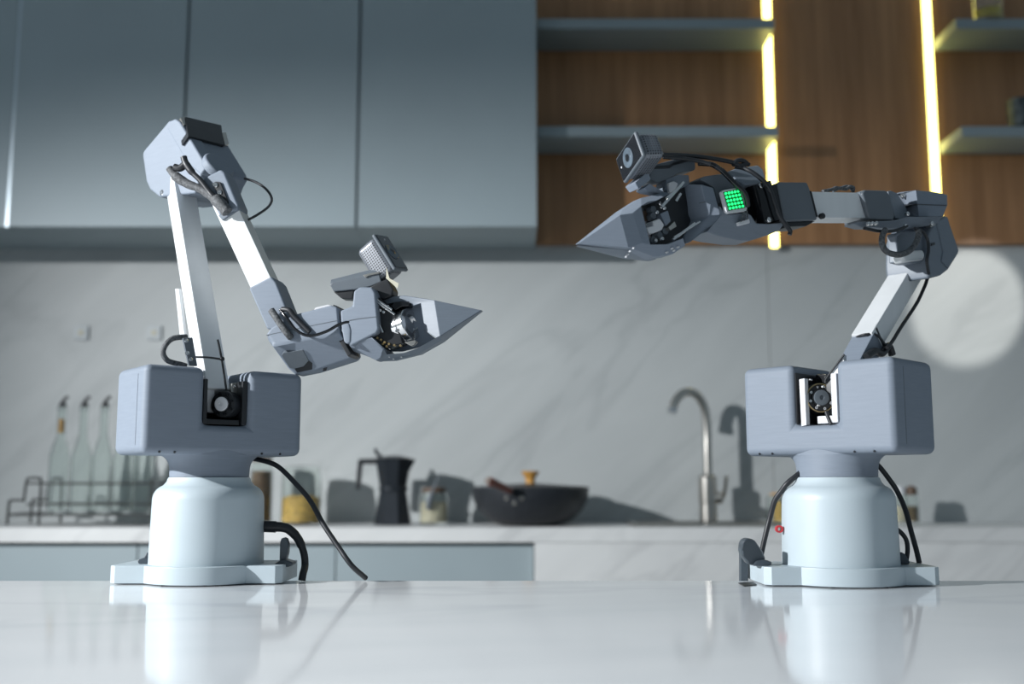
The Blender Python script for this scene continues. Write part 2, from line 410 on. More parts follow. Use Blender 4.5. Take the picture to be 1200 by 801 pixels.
# island
TE_Y = at_z(600, 680, TABLE_Z).y
island = empty('kitchen_island', (0, .8, 0), 'white polished marble kitchen island carrying the two robot arms', 'island'); WORLD[island.name] = Vector(island.location)
boxobj('worktop', (-1.9, .18, TABLE_Z - .04), (1.9, TE_Y, TABLE_Z), M_TABLE, island, .002, 2)
boxobj('body', (-1.85, .24, 0), (1.85, TE_Y - .07, TABLE_Z - .0405), M_CAB, island)
#ROBOTS
# ------------------------------------------------------------------ robots: pieces both share
Y0 = at_z(240, 687.5, TABLE_Z).y + .072          # the turning axis of both bases
BW, BD, NOTCH = .190, .094, .0265                # shoulder housing: width, depth, half its notch
def base_parts(u_mid, yaw, name_label, group, dy, zt):
    x = at(u_mid, 660, Y0 - dy).x
    root = empty('robot_arm', (x, Y0 - dy, TABLE_Z), name_label, 'robot', group); WORLD[root.name] = Vector(root.location)
    o = Vector(root.location)
    # foot plate: bar with a round bulge to the front
    fy, by, hw, rad, ch = -.045, .045, .0955, .072, .007
    pts = [(hw, by), (-hw, by), (-hw, fy + ch), (-hw + ch, fy)]
    a0 = math.asin(-fy / rad)
    for k in range(13):
        a = math.pi + a0 + (math.pi - 2 * a0) * k / 12
        pts.append((rad * math.cos(a), rad * math.sin(a)))
    pts += [(hw - ch, fy), (hw, fy + ch)]
    bm = bmesh.new(); vs_ = [bm.verts.new((o.x + p[0], o.y + p[1], TABLE_Z + .0012)) for p in pts]
    f = bm.faces.new(vs_); r = bmesh.ops.extrude_face_region(bm, geom=[f])
    bmesh.ops.translate(bm, verts=[e for e in r['geom'] if isinstance(e, bmesh.types.BMVert)], vec=(0, 0, .0195))
    bmesh.ops.recalc_face_normals(bm, faces=bm.faces[:]); bevel(bm, .0012, 2, 60)
    obj('foot_plate', bm, M_BASE, root, 40)
    boxobj('rubber_pad', (o.x - .03, o.y - .066, TABLE_Z + .0001), (o.x + .03, o.y + .01, TABLE_Z + .0013), M_BLACK, root)
    # base drum
    prof = [(0, .0207), (.0640, .0207), (.0637, .040), (.0624, .092)]
    prof += [(.0624 - .016 + .016 * math.cos(R(a)), .092 + .017 * math.sin(R(a))) for a in (12, 24, 36, 48, 60, 72)] + [(.0475, .1125), (.0462, .1165), (.0455, .1175), (0, .1175)]
    lathe_obj('base_drum', prof, o, M_BASE, root, seg=56)
    # shoulder housing: two lobes beside a notch, on a round neck
    f = Vector((math.sin(yaw), -math.cos(yaw), 0)); s = Vector((math.cos(yaw), math.sin(yaw), 0))  # forward, and to the picture's right
    zb, zn, hw = .1425, .1755, BW / 2
    prof = [(-hw, zb), (-hw, zt), (-NOTCH, zt), (-NOTCH, zn), (NOTCH, zn), (NOTCH, zt), (hw, zt), (hw, zb)]
    bm = bmesh.new(); vs_ = [bm.verts.new(o + s * p[0] + f * (BD / 2 - .004) + Vector((0, 0, p[1]))) for p in prof]
    fc = bm.faces.new(vs_); r = bmesh.ops.extrude_face_region(bm, geom=[fc])
    bmesh.ops.translate(bm, verts=[e for e in r['geom'] if isinstance(e, bmesh.types.BMVert)], vec=-f * BD)
    bmesh.ops.recalc_face_normals(bm, faces=bm.faces[:]); bevel(bm, .0085, 4, 35)
    obj('shoulder_housing', bm, M_PLA, root, 50)
    # round neck that flares sideways into the lobes and stays inside their depth
    prof = [(0, .1178), (.0450, .1178), (.0455, .127)] + [(.0455 + .016 * (1 - math.cos(R(a))), .127 + .016 * math.sin(R(a))) for a in (20, 40, 60, 75, 90)] + [(.0615, .1570), (0, .1570)]
    bm = lathe(bmesh.new(), prof, o, seg=72)
    for v in bm.verts:
        q = v.co - o; rr = math.hypot(q.x, q.y)
        if rr > 1e-4: v.co -= f * (q.dot(f) * (1 - (BD / 2 - .0045) / max(rr, BD / 2 - .0045)))
    obj('neck', bm, M_PLA, root, 40)
    # seams of the end caps, and screw holes along the lower edge
    for sg in (-1, 1):
        local_box('seam', o, f, s, (sg * (hw - .0001) - .0004, BD / 2 - .026, zb + .010), (sg * (hw - .0001) + .0004, BD / 2 - .0254, zt - .010), M_PLD, root, 0)
    for px_ in (-.075, -.058, .045, .068):
        lathe_obj('screw_hole', [(0, -.001), (.0014, -.001), (.0014, .0004), (0, .0004)], o + s * px_ + f * (BD / 2 - .0062) + Vector((0, 0, zb + .0022)), M_BLACK, root, (f - Vector((0, 0, 1))).normalized(), 10)
    return root, o, f, s
def local_box(name, o, f, s, lo, hi, m, parent, bv=.001):
    """box in the housing's own directions: across, forward, up"""
    M = Matrix.Translation(o) @ Matrix((s, f, Vector((0, 0, 1)))).transposed().to_4x4()
    return boxobj(name, lo, hi, m, parent, bv, 2, M)
def motor_disc(fr, u, v, off, rpx, axis, parent, cap, ring):
    p = fr.pt(u, v, off); r = rpx * fr.scale(u, v)
    a = lathe_obj('shoulder_motor', [(0, -.016), (r, -.016), (r, -.002), (r * .95, 0), (r * .6, 0), (r * .6, .003), (0, .003)], p, M_BLACK, parent, axis, 32)
    d = lathe_obj('motor_cap', [(0, .003), (r * .52, .003), (r * .52, .0045), (r * .47, .005), (r * .16, .005), (r * .14, .0035), (0, .0035)], p, cap, a, axis, 28)
    lathe_obj('motor_ring', [(r * .86, -.001), (r * .98, -.001), (r * .98, .001), (r * .93, .0016), (r * .86, -.001)], p, ring, a, axis, 32) if ring else None
    q = axis.normalized().to_track_quat('Z', 'Y')
    for k in range(8):
        c = p + q @ Vector((r * .76 * math.cos(k * math.pi / 4 + .3), r * .76 * math.sin(k * math.pi / 4 + .3), 0))
        lathe_obj('bolt', [(0, -.001), (r * .10, -.001), (r * .10, .0028), (r * .05, .0028), (r * .05, .001), (0, .001)], c, M_CHROME if ring else M_BLKGL, a, axis, 10)
    return a
def webcam(c, a, b, parent, wd=.052, hd=.032, L=.030):
    """a: along its width, b: along its height, front: a x b"""
    a = a.normalized(); b = (b - a * b.dot(a)).normalized(); n = a.cross(b)
    M = Matrix((a, b, n)).transposed()
    bm = bmesh.new(); vv = box(bm, (-wd / 2 + .001, -hd / 2 + .001, -L), (wd / 2 - .001, hd / 2 - .001, -.004))
    for v in vv:
        if v.co.z < -L + .001: v.co.x *= .995; v.co.y *= .995
    bmesh.ops.recalc_face_normals(bm, faces=bm.faces[:]); bevel(bm, .007, 4)
    cam_ = obj('webcam', bm, M_CAM, parent, origin=(0, 0, 0))
    cam_.location = Vector(c) - wloc(parent); cam_.rotation_euler = M.to_euler()
    zax = Vector((0, 0, 1)); z0 = Vector((0, 0, 0))
    boxobj('bezel', (-wd / 2, -hd / 2, -.005), (wd / 2, hd / 2, 0), M_PLD, cam_, .0022, 3)
    boxobj('front_glass', (-wd / 2 + .0022, -hd / 2 + .0022, -.001), (wd / 2 - .0022, hd / 2 - .0022, .0006), M_LENS, cam_, .0004, 1)
    lathe_obj('lens', [(0, .0004), (.0108, .0004), (.0108, .0014), (.0098, .0018), (.0072, .001), (.0045, .0013), (.004, .0022), (0, .0026)], z0, M_IRIS, cam_, zax, 32)
    lathe_obj('lens_pupil', [(0, .001), (.0042, .001), (.004, .0024), (.002, .003), (0, .0032)], z0, M_LENS, cam_, zax, 24)
    lathe_obj('indicator_lamp', [(0, .0004), (.0012, .0004), (.0012, .001), (0, .001)], Vector((-.018, 0, 0)), M_WHITE, cam_, zax, 12)
    return cam_

# ------------------------------------------------------------------ left robot
root, O, f, s = base_parts(242, R(38), 'left grey robot arm with raised elbow and gripper pointing right', 'grey robot arms on the island', 0, .2405)
LR = root
nF = Frame(O + f * (BD / 2), f)                       # front of the shoulder housing
nI = Frame(O + f * .012, f)                           # inside the notch
arm = Frame(O, -s)                                    # the plane the upper arm swings in
D = crop(180, 380, 6.158)
p0 = arm.pt(251.5, 462, 0); p1 = arm.pt(210, 212, 0)
obj('upper_arm_tube', beam(p0, p1, s, .0275, .0275), M_ALU, root)
# slim rail on the tube's left face and the screw plate at its foot
rail = Frame(O - s * .0142, -s)
obj('side_rail', prism(rail, [(205, 338), (209, 338), (216.5, 398), (211, 398)], .004, 0, .0006), M_ALU, root)
pl = prism(nI, D((213, 98), (282, 92), (318, 300), (255, 295)), .006, .002, .0008)
plate = obj('screw_plate', pl, M_PLD, root)
for q in D((235, 118), (246, 205), (268, 252)): screw(nI, q[0], q[1], .0065, 2.4, plate)
cable('sleeved_cable', [nI.pt(*q, -.012) for q in D((240, 90), (190, 92), (130, 105), (85, 150), (68, 205), (95, 255), (140, 275), (200, 288), (235, 300))], .0032, M_BRAID, root)
# notch: motor, brackets, ties
local_box('notch_frame', O, f, s, (-NOTCH + .0004, -.03, .1770), (-NOTCH + .005, .038, .228), M_BLACK, root)
local_box('notch_frame', O, f, s, (NOTCH - .0065, -.03, .1770), (NOTCH - .0004, .038, .228), M_BLACK, root)
local_box('notch_floor', O, f, s, (-NOTCH + .0055, -.045, .1770), (NOTCH - .007, .034, .183), M_BLACK, root)
local_box('motor_body', O, f, s, (-NOTCH + .0055, -.045, .1835), (NOTCH - .007, -.012, .225), M_BLKGL, root)
obj('motor_bracket', prism(nI, D((388, 440), (440, 445), (445, 640), (388, 630)), .002, -.01, .0006), M_WHITE, root)
obj('motor_bracket', prism(nI, D((565, 425), (622, 415), (625, 520), (592, 535), (560, 480)), .010, .004, .0006), M_STEEL, root)
screw(nI, *D((586, 447))[0], .0105, 1.6, root)
motor_disc(nI, *D((500, 575))[0], .018, 15, (f * .62 - s * .78), root, M_WHITE, None)
cable('zip_tie', [nI.pt(*q, .016) for q in D((462, 108), (480, 190), (500, 300), (525, 470))], .0013, M_BLACK, root)
cable('zip_tie', [nI.pt(*q, .016) for q in D((305, 235), (400, 238), (492, 252))], .0012, M_BLACK, root)
lathe_obj('zip_tie_head', rounded(.0026, 0, .004, .001), nI.pt(*D((490, 250))[0], .014), M_BLACK, root, f, 12)

# elbow housing
A = crop(120, 110, 3.3375); A2 = crop(170, 150, 8.01)
s_el = Vector((.574, .819, 0)); el = Frame(arm.pt(209, 215, 0) - s * .0165, -s_el)
end = A((156, 238), (160, 222), (238, 130), (258, 105), (284, 97), (302, 108), (398, 268), (400, 292), (384, 320), (362, 388), (222, 403), (184, 372), (170, 340))
bm = prism(el, end, 0, -.070, .0055, 4)
elbow = obj('elbow_housing', bm, M_PLA, root, 40)
# raised front shell lip with its seam
obj('housing_shell', prism(el, A((250, 132), (264, 104), (285, 96), (302, 108), (400, 270), (401, 292), (384, 316), (330, 268)), .0022, -.02, .0025, 3), M_PLA, elbow)
P = el.pt(*A((300, 106))[0]); Q = el.pt(*A((398, 270))[0]); top = frame3(P, Q, P + s_el * .05)
obj('elbow_motor', prism(top, A((324, 88), (466, 121), (478, 200), (336, 164)), .0045, -.012, .001), M_BLACK, elbow)
obj('motor_bracket', prism(top, A((468, 150), (485, 150), (496, 196), (480, 200)), .003, -.004, .0006), M_STEEL, elbow)
obj('motor_bracket', prism(top, A((306, 92), (324, 86), (330, 120), (318, 122)), .003, -.006, .0006), M_STEEL, elbow)
lathe_obj('joint_disc', rounded(.021, 0, .012, .003), top.pt(*A((440, 300))[0], -.004), M_PLA, elbow, top.n, 36)
# forearm plane
n2 = Vector((-.17, -.985, .0)).normalized()
fa = Frame(at(262, 232, Y0 + .022), n2)
br = obj('forearm_bracket', prism(fa, A((392, 330), (462, 293), (478, 305), (533, 436), (528, 455), (512, 458), (456, 474), (430, 425)), .008, -.022, .003, 3), M_PLA, root)
blk = obj('screw_block', prism(fa, A2((630, 520), (660, 500), (705, 505), (780, 690), (770, 720), (720, 700)), .0105, .007, .0006), M_BLACK, br)
for q in A2((662, 535), (700, 605)): screw(fa, q[0], q[1], .0105, 2.9, br)
obj('forearm_tube', prism(fa, [(245, 232), (271, 226), (317.5, 326), (293.6, 337)], .003, -.024, .0008), M_ALU, root)
obj('clamp_band', prism(fa, A((452, 474), (520, 436), (532, 452), (468, 494)), .006, -.024, .001), M_PLM, root)
cable('cable_loop', [fa.pt(*q, z) for q, z in zip(A((555, 330), (600, 345), (640, 372), (662, 408), (650, 440), (610, 470), (570, 492)), (-.03, -.03, -.028, -.024, -.018, -.014, -.012))], .0016, M_CABLE, root)
# bundles of wires hanging out of the elbow
cable('wire_bundle', [fa.pt(*q, .012) for q in A((262, 290), (285, 320), (330, 350), (375, 368), (420, 395), (462, 430), (488, 462))], [.0045, .006, .0055, .005, .0055, .0075, .007], M_BRAID, root)
cable('wire_bundle', [fa.pt(*q, .014) for q in A((318, 246), (326, 270), (350, 305), (385, 340), (420, 385), (455, 425))], [.004, .0045, .0035, .0035, .004], M_CABLE, root)
cable('wire_bundle', [fa.pt(*q, .013) for q in A((282, 286), (305, 290), (330, 268))], .0045, M_CABLE, root)
screw(el, *A((234, 386))[0], -.001, 2.2, root)

# sleeve, wrist
B = crop(270, 260, 3.75); B3 = crop(400, 330, 7.059); B4 = crop(300, 320, 6.675); B2 = crop(380, 270, 10.01)
slv = obj('forearm_sleeve', prism(fa, B((80, 290), (178, 238), (200, 262), (252, 392), (230, 480), (160, 470)), .006, -.030, .0025, 3), M_PLA, root)
wv = [(312, 391, .010), (317, 384, .010), (343.3, 368.5, .010), (388, 357, .010), (395.5, 359.5, .010), (398.5, 391, .010), (345, 399.5, .010), (322, 404, .010),
      (414, 414.7, -.010), (411, 420, -.014), (368.7, 434.7, -.020), (346, 439.2, -.020), (337, 431, -.016), (313, 397, .002)]
wr = obj('wrist_housing', relief(fa, wv, [[0, 1, 2, 3, 4, 5, 6, 7], [7, 6, 5, 8, 9, 10, 11, 12, 13], [0, 7, 13]], -.044, .0028, 3), M_PLA, root, 40)
low = frame3(fa.pt(345, 399.5, .010), fa.pt(411, 418, -.013), fa.pt(350, 437, -.020))
win = obj('wrist_motor', prism(low, B4((200, 642), (216, 622), (366, 600), (412, 684), (372, 730), (300, 748), (262, 742)), .0012, -.004, .0005), M_PLD, wr)
obj('motor_gap', prism(low, B4((412, 684), (440, 705), (440, 752), (322, 778), (302, 750), (372, 730)), .0009, -.004, .0003), M_BLACK, wr)
obj('wrist_plug', prism(low, B4((525, 750), (555, 742), (550, 762), (520, 765)), .001, -.003, .0003), M_BLACK, wr)
obj('seam', prism(fa, B4((80, 482), (400, 414), (640, 366), (640, 370), (400, 418), (80, 486)), .0104, .009, 0), M_PLD, wr)
obj('label_clip', prism(fa, B4((450, 290), (465, 266), (565, 243), (612, 262), (600, 285)), -.004, -.014, .001), M_WHITE, wr)
obj('wrist_gap', prism(fa, B4((600, 243), (636, 256), (652, 440), (700, 550), (745, 630), (720, 655), (630, 500)), .004, -.03, .001), M_BLACK, root)
cable('wire_bundle', [fa.pt(*q, z) for q, z in zip(B4((120, 290), (160, 350), (200, 410), (245, 470), (270, 500)), (.014, .016, .016, .015, .010))], .0042, M_BRAID, root)
cable('loop_cable', [fa.pt(*q, z) for q, z in zip(B4((190, 285), (240, 350), (300, 430), (380, 482), (460, 484), (560, 450), (640, 405), (700, 385), (738, 382)), (.013, .017, .018, .017, .016, .015, .013, .012, .010))], .0018, M_BLKGL, root)
cable('loop_cable', [fa.pt(*q, z) for q, z in zip(B4((205, 282), (260, 290), (300, 340), (360, 400), (420, 460)), (.012, .014, .013, .012, .0115))], .0032, M_CABLE, root)

# gripper
gh = obj('gripper_housing', prism(fa, B((482, 388), (535, 368), (541, 302), (568, 284), (622, 285), (637, 310), (652, 470), (642, 488), (530, 545), (512, 530), (487, 478)), .012, -.038, .0035, 3), M_PLA, root, 40)
obj('seam', prism(fa, B3((60, 318), (130, 303), (295, 285), (295, 290), (130, 309), (60, 323)), .0125, .011, 0), M_PLD, gh)
obj('wrist_bracket', prism(fa, B3((-5, 345), (60, 338), (76, 400), (72, 500), (45, 515), (20, 495)), .0135, .004, .002), M_PLA, root)
obj('gripper_neck', relief(fa, [(q[0], q[1], q[2]) for q in B3((55, 515, .008), (110, 495, .010), (250, 455, .010), (360, 560, .010), (370, 610, .002), (290, 652, -.012), (150, 580, -.010), (100, 580, -.008))], [[0, 1, 2, 3, 4, 5, 6, 7]], -.03, .0015), M_PLA, root)
mech = obj('gripper_drive', prism(fa, B3((262, 95), (340, 150), (440, 255), (505, 505), (380, 545), (235, 455), (300, 435)), .001, -.03, .001), M_BLACK, root)
for a_, b_ in (((250, 140), (440, 270)), ((262, 128), (420, 232)), ((290, 300), (345, 420))):
    cable('link_rod', [fa.pt(*q, .005) for q in B3(a_, b_)], .0013, M_CHROME, root, 8)
for q in B3((300, 465), (330, 480), (360, 500), (395, 515), (345, 515), (375, 535), (440, 525), (490, 528)):
    screw(fa, q[0], q[1], .002, 1.5, root, M_BRASS, 'brass_screw')
for q in B3((385, 205), (460, 405), (322, 235), (350, 250)): screw(fa, q[0], q[1], .004, 1.8, root)
ax = (fa.pt(*B3((560, 340))[0], .004) - fa.pt(*B3((470, 372))[0], 0)).normalized()
ax = (ax + n2 * .08).normalized()
rc = fa.pt(*B3((528, 365))[0], -.014)
ring = lathe_obj('gripper_motor', [(0, -.008), (.017, -.008), (.0192, -.0075), (.0192, -.001), (.0178, -.0005), (.0178, .001), (.0192, .0015), (.0192, .008), (.0185, .009), (.012, .009), (.012, .006), (0, .006)], rc, M_CHROME, root, ax, 40)
obj('motor_shoe', prism(fa, B3((520, 500), (610, 480), (622, 495), (600, 520), (575, 530)), .004, -.004, .0008), M_STEEL, root)
obj('motor_cover', prism(fa, B3((410, 205), (430, 168), (500, 158), (560, 165), (563, 200), (500, 205), (440, 240)), -.006, -.03, .0015), M_BLKGL, root)
fv = [q for q in B3((655, 175, -.003), (770, 152, -.006), (1162, 235, -.018), (820, 450, .002), (783, 463, .004), (690, 402, -.014),
                    (340, 150, -.012), (430, 120, -.012), (520, 112, -.012), (700, 139, -.008), (590, 200, -.010), (560, 165, -.012), (430, 172, -.012), (365, 190, -.012))]
up_f = obj('finger', relief(fa, fv, [[1, 3, 2], [0, 5, 4, 3, 1], [13, 12, 11, 10, 0, 1, 9, 8, 7, 6]], -.022, .0008, 2), M_PLM, root, 20)
lv = [q for q in B3((235, 455, .010), (350, 555, .010), (375, 600, .008), (520, 588, .006), (640, 545, .005), (783, 463, .0042), (820, 450, .0025), (1162, 237, -.017), (1158, 250, -.022),
                    (830, 482, -.008), (650, 592, -.012), (440, 646, -.014), (290, 652, -.014))]
lo_f = obj('finger', relief(fa, lv, [[0, 1, 2, 3, 4, 5, 6, 9, 10, 11, 12], [6, 7, 8, 9]], -.024, .0006, 2), M_PLM, root, 20)
obj('finger_inner_wall', prism(fa, B3((345, 155), (430, 125), (520, 118), (690, 150), (700, 410), (780, 470), (640, 540), (500, 575), (400, 575), (440, 400)), -.022, -.026, .0006), M_PLA, root)
for q in B3((395, 620), (430, 637), (465, 605), (495, 622), (785, 475)): screw(fa, q[0], q[1], -.004, .8, lo_f, M_WHITE, 'pin')

# webcam and its arm
wm = Frame(fa.pt(425, 325, -.012), n2)
mt = obj('webcam_mount', relief(wm, [q for q in B2((72, 575, 0), (560, 452, 0), (600, 470, .001), (640, 485, .004), (105, 603, .006), (66, 640, .006), (110, 715, .004), (350, 690, .004), (540, 655, .004), (668, 600, .004))],
                               [[0, 4, 3, 2, 1], [0, 5, 4], [4, 5, 6, 7, 8, 9, 3]], -.020, .0012, 3), M_PLD, root)
obj('slider', prism(wm, B2((450, 520), (530, 500), (640, 480), (650, 500), (530, 525), (480, 550)), .0066, .003, .0005), M_STEEL, mt)
obj('mount_foot', prism(wm, B2((108, 718), (350, 690), (325, 800), (195, 792)), .001, -.018, .001), M_BLACK, root)
obj('mount_joint', prism(wm, B2((530, 660), (640, 600), (740, 560), (810, 690), (790, 765), (715, 800), (590, 812)), .006, -.018, .002), M_BLACK, root)
obj('mount_neck', prism(wm, B2((640, 440), (730, 430), (740, 560), (660, 600)), .000, -.014, .001), M_BLACK, root)
obj('paper_tag', prism(wm, B2((728, 430), (765, 560), (872, 618), (860, 680), (725, 560)), .012, .0112, 0), M_CREAM, root)
webcam(wm.pt(*B2((790, 250))[0], -.006), Vector((.53, -.12, -.85)), Vector((.28, .90, .30)), root, .052, .032, .034)

# cables and clamps at the foot of the left robot
C4 = crop(100, 530, 3.3333)
tail = at_z(427, 681.5, TABLE_Z)
tail.y = TE_Y - .006
pts = [at(q[0], q[1], y) for q, y in zip(C4((640, 20), (710, 36), (760, 60), (830, 130), (880, 190), (930, 280), (990, 370), (1040, 440)), (1.30, 1.285, 1.28, 1.27, 1.262, 1.252, 1.242, 1.236))]
cable('signal_cable', pts + [Vector((tail.x, tail.y, TABLE_Z + .0035))], .0030, M_CABLE, root)
yb = Y0 + .012
obj('power_plug', sweep(bmesh.new(), [at(q[0], q[1], yb) for q in C4((690, 288), (720, 289), (745, 290))], .0066, 14), M_BLACK, root)
obj('power_cable', sweep(bmesh.new(), [at(q[0], q[1], y) for q, y in zip(C4((742, 290), (765, 291), (795, 300), (830, 335), (853, 390), (858, 440), (850, 475), (846, 500)), (yb, yb, yb, yb, yb - .002, yb - .004, TE_Y - .012, TE_Y - .014))], [.0058, .0056, .0054, .005, .0042, .0042, .0042, .0042], 12), M_CABLE, root)
def lever_clamp(fr, cfun, lever, foot, parent):
    c = obj('clamp', prism(fr, cfun(*foot), .010, -.012, .002), M_CLAMP, parent)
    obj('lever', prism(fr, cfun(*lever), .005, -.006, .0025, 3), M_CLAMP, c)
C8 = crop(290, 600, 8.0)
cf = Frame(O + Vector((0, -.012, 0)), (0, -1, 0))
lever_clamp(cf, C8, [(300, 450), (305, 280), (318, 245), (342, 235), (366, 248), (382, 300), (378, 380), (362, 440), (380, 455)], [(235, 495), (300, 450), (345, 442), (425, 470), (420, 496), (380, 512), (250, 520)], root)
C13 = crop(120, 640, 13.35)
lever_clamp(cf, C13, [(640, 190), (690, 90), (720, 100), (720, 210)], [(548, 232), (560, 205), (640, 175), (730, 190), (730, 265), (640, 285), (560, 270)], root)

# ------------------------------------------------------------------ right robot
root, O, f, s = base_parts(985, R(-46), 'right grey robot arm with level forearm and green light panel', 'grey robot arms on the island', .022, .2455)
nI = Frame(O + f * .012, f)
arm = Frame(O, s)
G = crop(920, 400, 7.279)
S4 = crop(980, 260, 4.0)
E8 = crop(1000, 210, 6.677)
p0 = arm.pt(997, 440, 0); p1 = arm.pt(1077, 297, 0)
dirn = (p1 - p0).normalized()
obj('upper_arm_tube', beam(arm.pt(1014, 402, 0), p1, s, .0275, .0275), M_ALU, root)
obj('tube_band', beam(arm.pt(1018.5, 398, 0), arm.pt(1019.8, 396, 0), s, .0287, .0287, .0006), M_BLACK, root)
obj('lower_sleeve', beam(p0 - dirn * .02, arm.pt(1018, 399, 0), s, .0283, .0283, .002), M_PLA, root)
cable('arm_cable', [arm.pt(*q, z) for q, z in zip(S4((425, 195), (428, 260), (395, 345), (365, 400), (305, 490), (262, 560), (235, 590)), (.030, .024, .021, .019, .019, .021, .024))], .0022, M_CABLE, root)
cable('arm_cable', [arm.pt(*q, z) for q, z in zip(S4((85, 545), (130, 528), (190, 530), (225, 570), (250, 590)), (-.012, .005, .015, .020, .024))], .0016, M_CABLE, root)
cable('wire_knot', [arm.pt(*q, .018) for q in S4((140, 632), (180, 605), (215, 615), (245, 580), (262, 622))], .0045, M_BLACK, root)
# notch
local_box('notch_frame', O, f, s, (-NOTCH + .0004, -.042, .1770), (-NOTCH + .0022, .040, .236), M_BLACK, root)
obj('motor_bracket', prism(nI, G((118, 322), (165, 312), (182, 712), (138, 724)), .028, .020, .0006), M_WHITE, root)
local_box('motor_body', O, f, s, (-NOTCH + .006, -.030, .1772), (-.006, .004, .236), M_BLKGL, root)
local_box('notch_wall', O, f, s, (NOTCH - .0075, -.042, .1772), (NOTCH - .0004, .040, .232), M_WHITE, root)
local_box('notch_floor', O, f, s, (-.005, -.03, .1772), (NOTCH - .0125, .030, .186), M_WHITE, root)
motor_disc(nI, *G((300, 480))[0], .010, 15.5, (f * .62 + s * .78), root, M_PLD, M_BRASS)
obj('cable_clip', prism(nI, G((345, 370), (385, 325), (440, 318), (440, 420), (400, 462), (350, 420)), .026, .016, .001), M_BLACK, root)
cable('motor_wire', [nI.pt(*q, .026) for q in G((350, 595), (365, 640), (392, 705))], .0022, M_CABLE, root)
obj('white_gusset', prism(nI, G((503, 112), (500, 300), (440, 302), (378, 312)), .016, .010, .0006), M_WHITE, root)
cable('gusset_cable', [nI.pt(*q, .018) for q in G((505, 108), (430, 210), (352, 315), (345, 350))], .0011, M_BLACK, root)
for q in G((268, 470), (322, 385), (284, 545), (216, 328)): screw(nI, q[0], q[1], .016, 1.3, root)

# elbow
er = Frame(arm.pt(1087, 245, .042), s)
ev = [q for q in E8((380, 97, -.020), (490, 84, 0), (640, 97, 0), (735, 120, 0), (737, 205, 0), (702, 290, 0), (515, 292, 0), (432, 265, -.020))]
eh = obj('elbow_housing', relief(er, ev, [[0, 1, 6, 7], [1, 2, 3, 4, 5, 6]], -.062, .0035, 3), M_PLA, root, 40)
obj('seam', relief(er, [q for q in E8((400, 196, -.0185), (490, 192, .0006), (736, 202, .0006), (736, 207, .0006), (490, 197, .0006), (400, 201, -.0185))], [[0, 1, 4, 5], [1, 2, 3, 4]], -.022, 0), M_BLACK, eh)
fr = frame3(er.pt(*E8((380, 97))[0], -.020), er.pt(*E8((490, 84))[0], 0), er.pt(*E8((515, 292))[0], 0))
screw(fr, *E8((388, 127))[0], .001, 3.1, eh)
lh = obj('elbow_motor_housing', relief(er, [q for q in E8((590, 450, 0), (602, 400, 0), (660, 300, 0), (738, 282, 0), (832, 560, 0), (822, 590, 0), (750, 705, 0), (690, 752, 0), (604, 776, 0), (588, 640, 0))],
                                     [list(range(10))], -.058, .0035, 3), M_PLM, root, 40)
obj('housing_cover', prism(er, E8((655, 330), (735, 290), (826, 560), (745, 695), (692, 640), (705, 560)), .0016, -.004, .0012), M_PLM, lh)
obj('port', prism(er, E8((612, 500), (640, 492), (640, 512), (612, 520)), .0012, -.002, .0003), M_BLACK, lh)
obj('elbow_joint', relief(er, [q for q in E8((330, 440, -.022), (380, 412, -.014), (500, 402, -.010), (592, 440, -.006), (592, 650, -.006), (470, 655, -.012), (385, 642, -.016), (348, 565, -.022))], [list(range(8))], -.034, .004, 3), M_PLM, root, 40)
obj('joint_collar', relief(er, [q for q in E8((395, 600, -.010), (470, 555, -.006), (550, 550, -.002), (562, 590, -.002), (556, 630, -.002), (470, 640, -.006), (400, 652, -.012))], [list(range(7))], -.026, .003, 3), M_ALU, root)
cable('sleeved_cable', [er.pt(*q, z) for q, z in zip(E8((250, 395), (228, 440), (224, 500), (250, 555), (300, 582), (370, 588), (440, 558), (488, 500), (512, 430), (500, 395)), (-.004, -.003, -.002, -.001, 0, .001, .003, .004, .005, .004))], .0036, M_BRAID, root)
cable('arm_cable', [er.pt(*q, z) for q, z in zip(E8((480, 385), (540, 405), (580, 470), (588, 560), (575, 640), (590, 740)), (.004, .006, .0065, .0065, .005, .002))], .0020, M_CABLE, root)
obj('cable_lug', prism(er, E8((590, 345), (640, 305), (668, 318), (640, 360), (610, 375)), .0012, -.006, .0008), M_STEEL, root)

# forearm plane of the right robot
n3 = Vector((.46, -.888, 0)).normalized()
fb = Frame(er.pt(1062, 250, -.004), n3)
F2 = crop(900, 200, 7.5); E7 = crop(820, 180, 7.28); E6 = crop(670, 200, 6.667); E5 = crop(715, 140, 8.01); E = crop(660, 130, 4.0)
obj('forearm_tube', prism(fb, F2((370, 182), (830, 192), (890, 415), (425, 412)), 0, -.030, .0008), M_ALU, root)
sl = obj('forearm_sleeve', relief(fb, [q for q in F2((82, 105, .005), (110, 97, .005), (345, 100, .005), (372, 165, .005), (435, 395, .005), (432, 432, .005), (150, 442, .005))], [list(range(7))], -.036, .002, 3), M_PLD, root, 40)
obj('sleeve_edge', prism(fb, F2((20, 130), (84, 105), (152, 440), (100, 432)), .003, -.03, .002), M_BLACK, root)
obj('sleeve_lip', prism(fb, F2((165, 448), (420, 440), (340, 485), (180, 492)), .000, -.03, .001), M_BLACK, root)
lathe_obj('cable_stub', rounded(.0035, 0, .006, .0015), fb.pt(*F2((458, 403))[0], .002), M_BLACK, root, n3, 14)
obj('tube_rim', prism(fb, F2((372, 175), (385, 178), (440, 400), (428, 405)), .006, -.036, .0006), M_BLACK, root)
so = obj('elbow_sleeve', prism(fb, F2((828, 195), (850, 165), (1045, 170), (1078, 215), (1118, 395), (1105, 432), (895, 425)), .006, -.036, .0025, 3), M_PLD, root, 40)
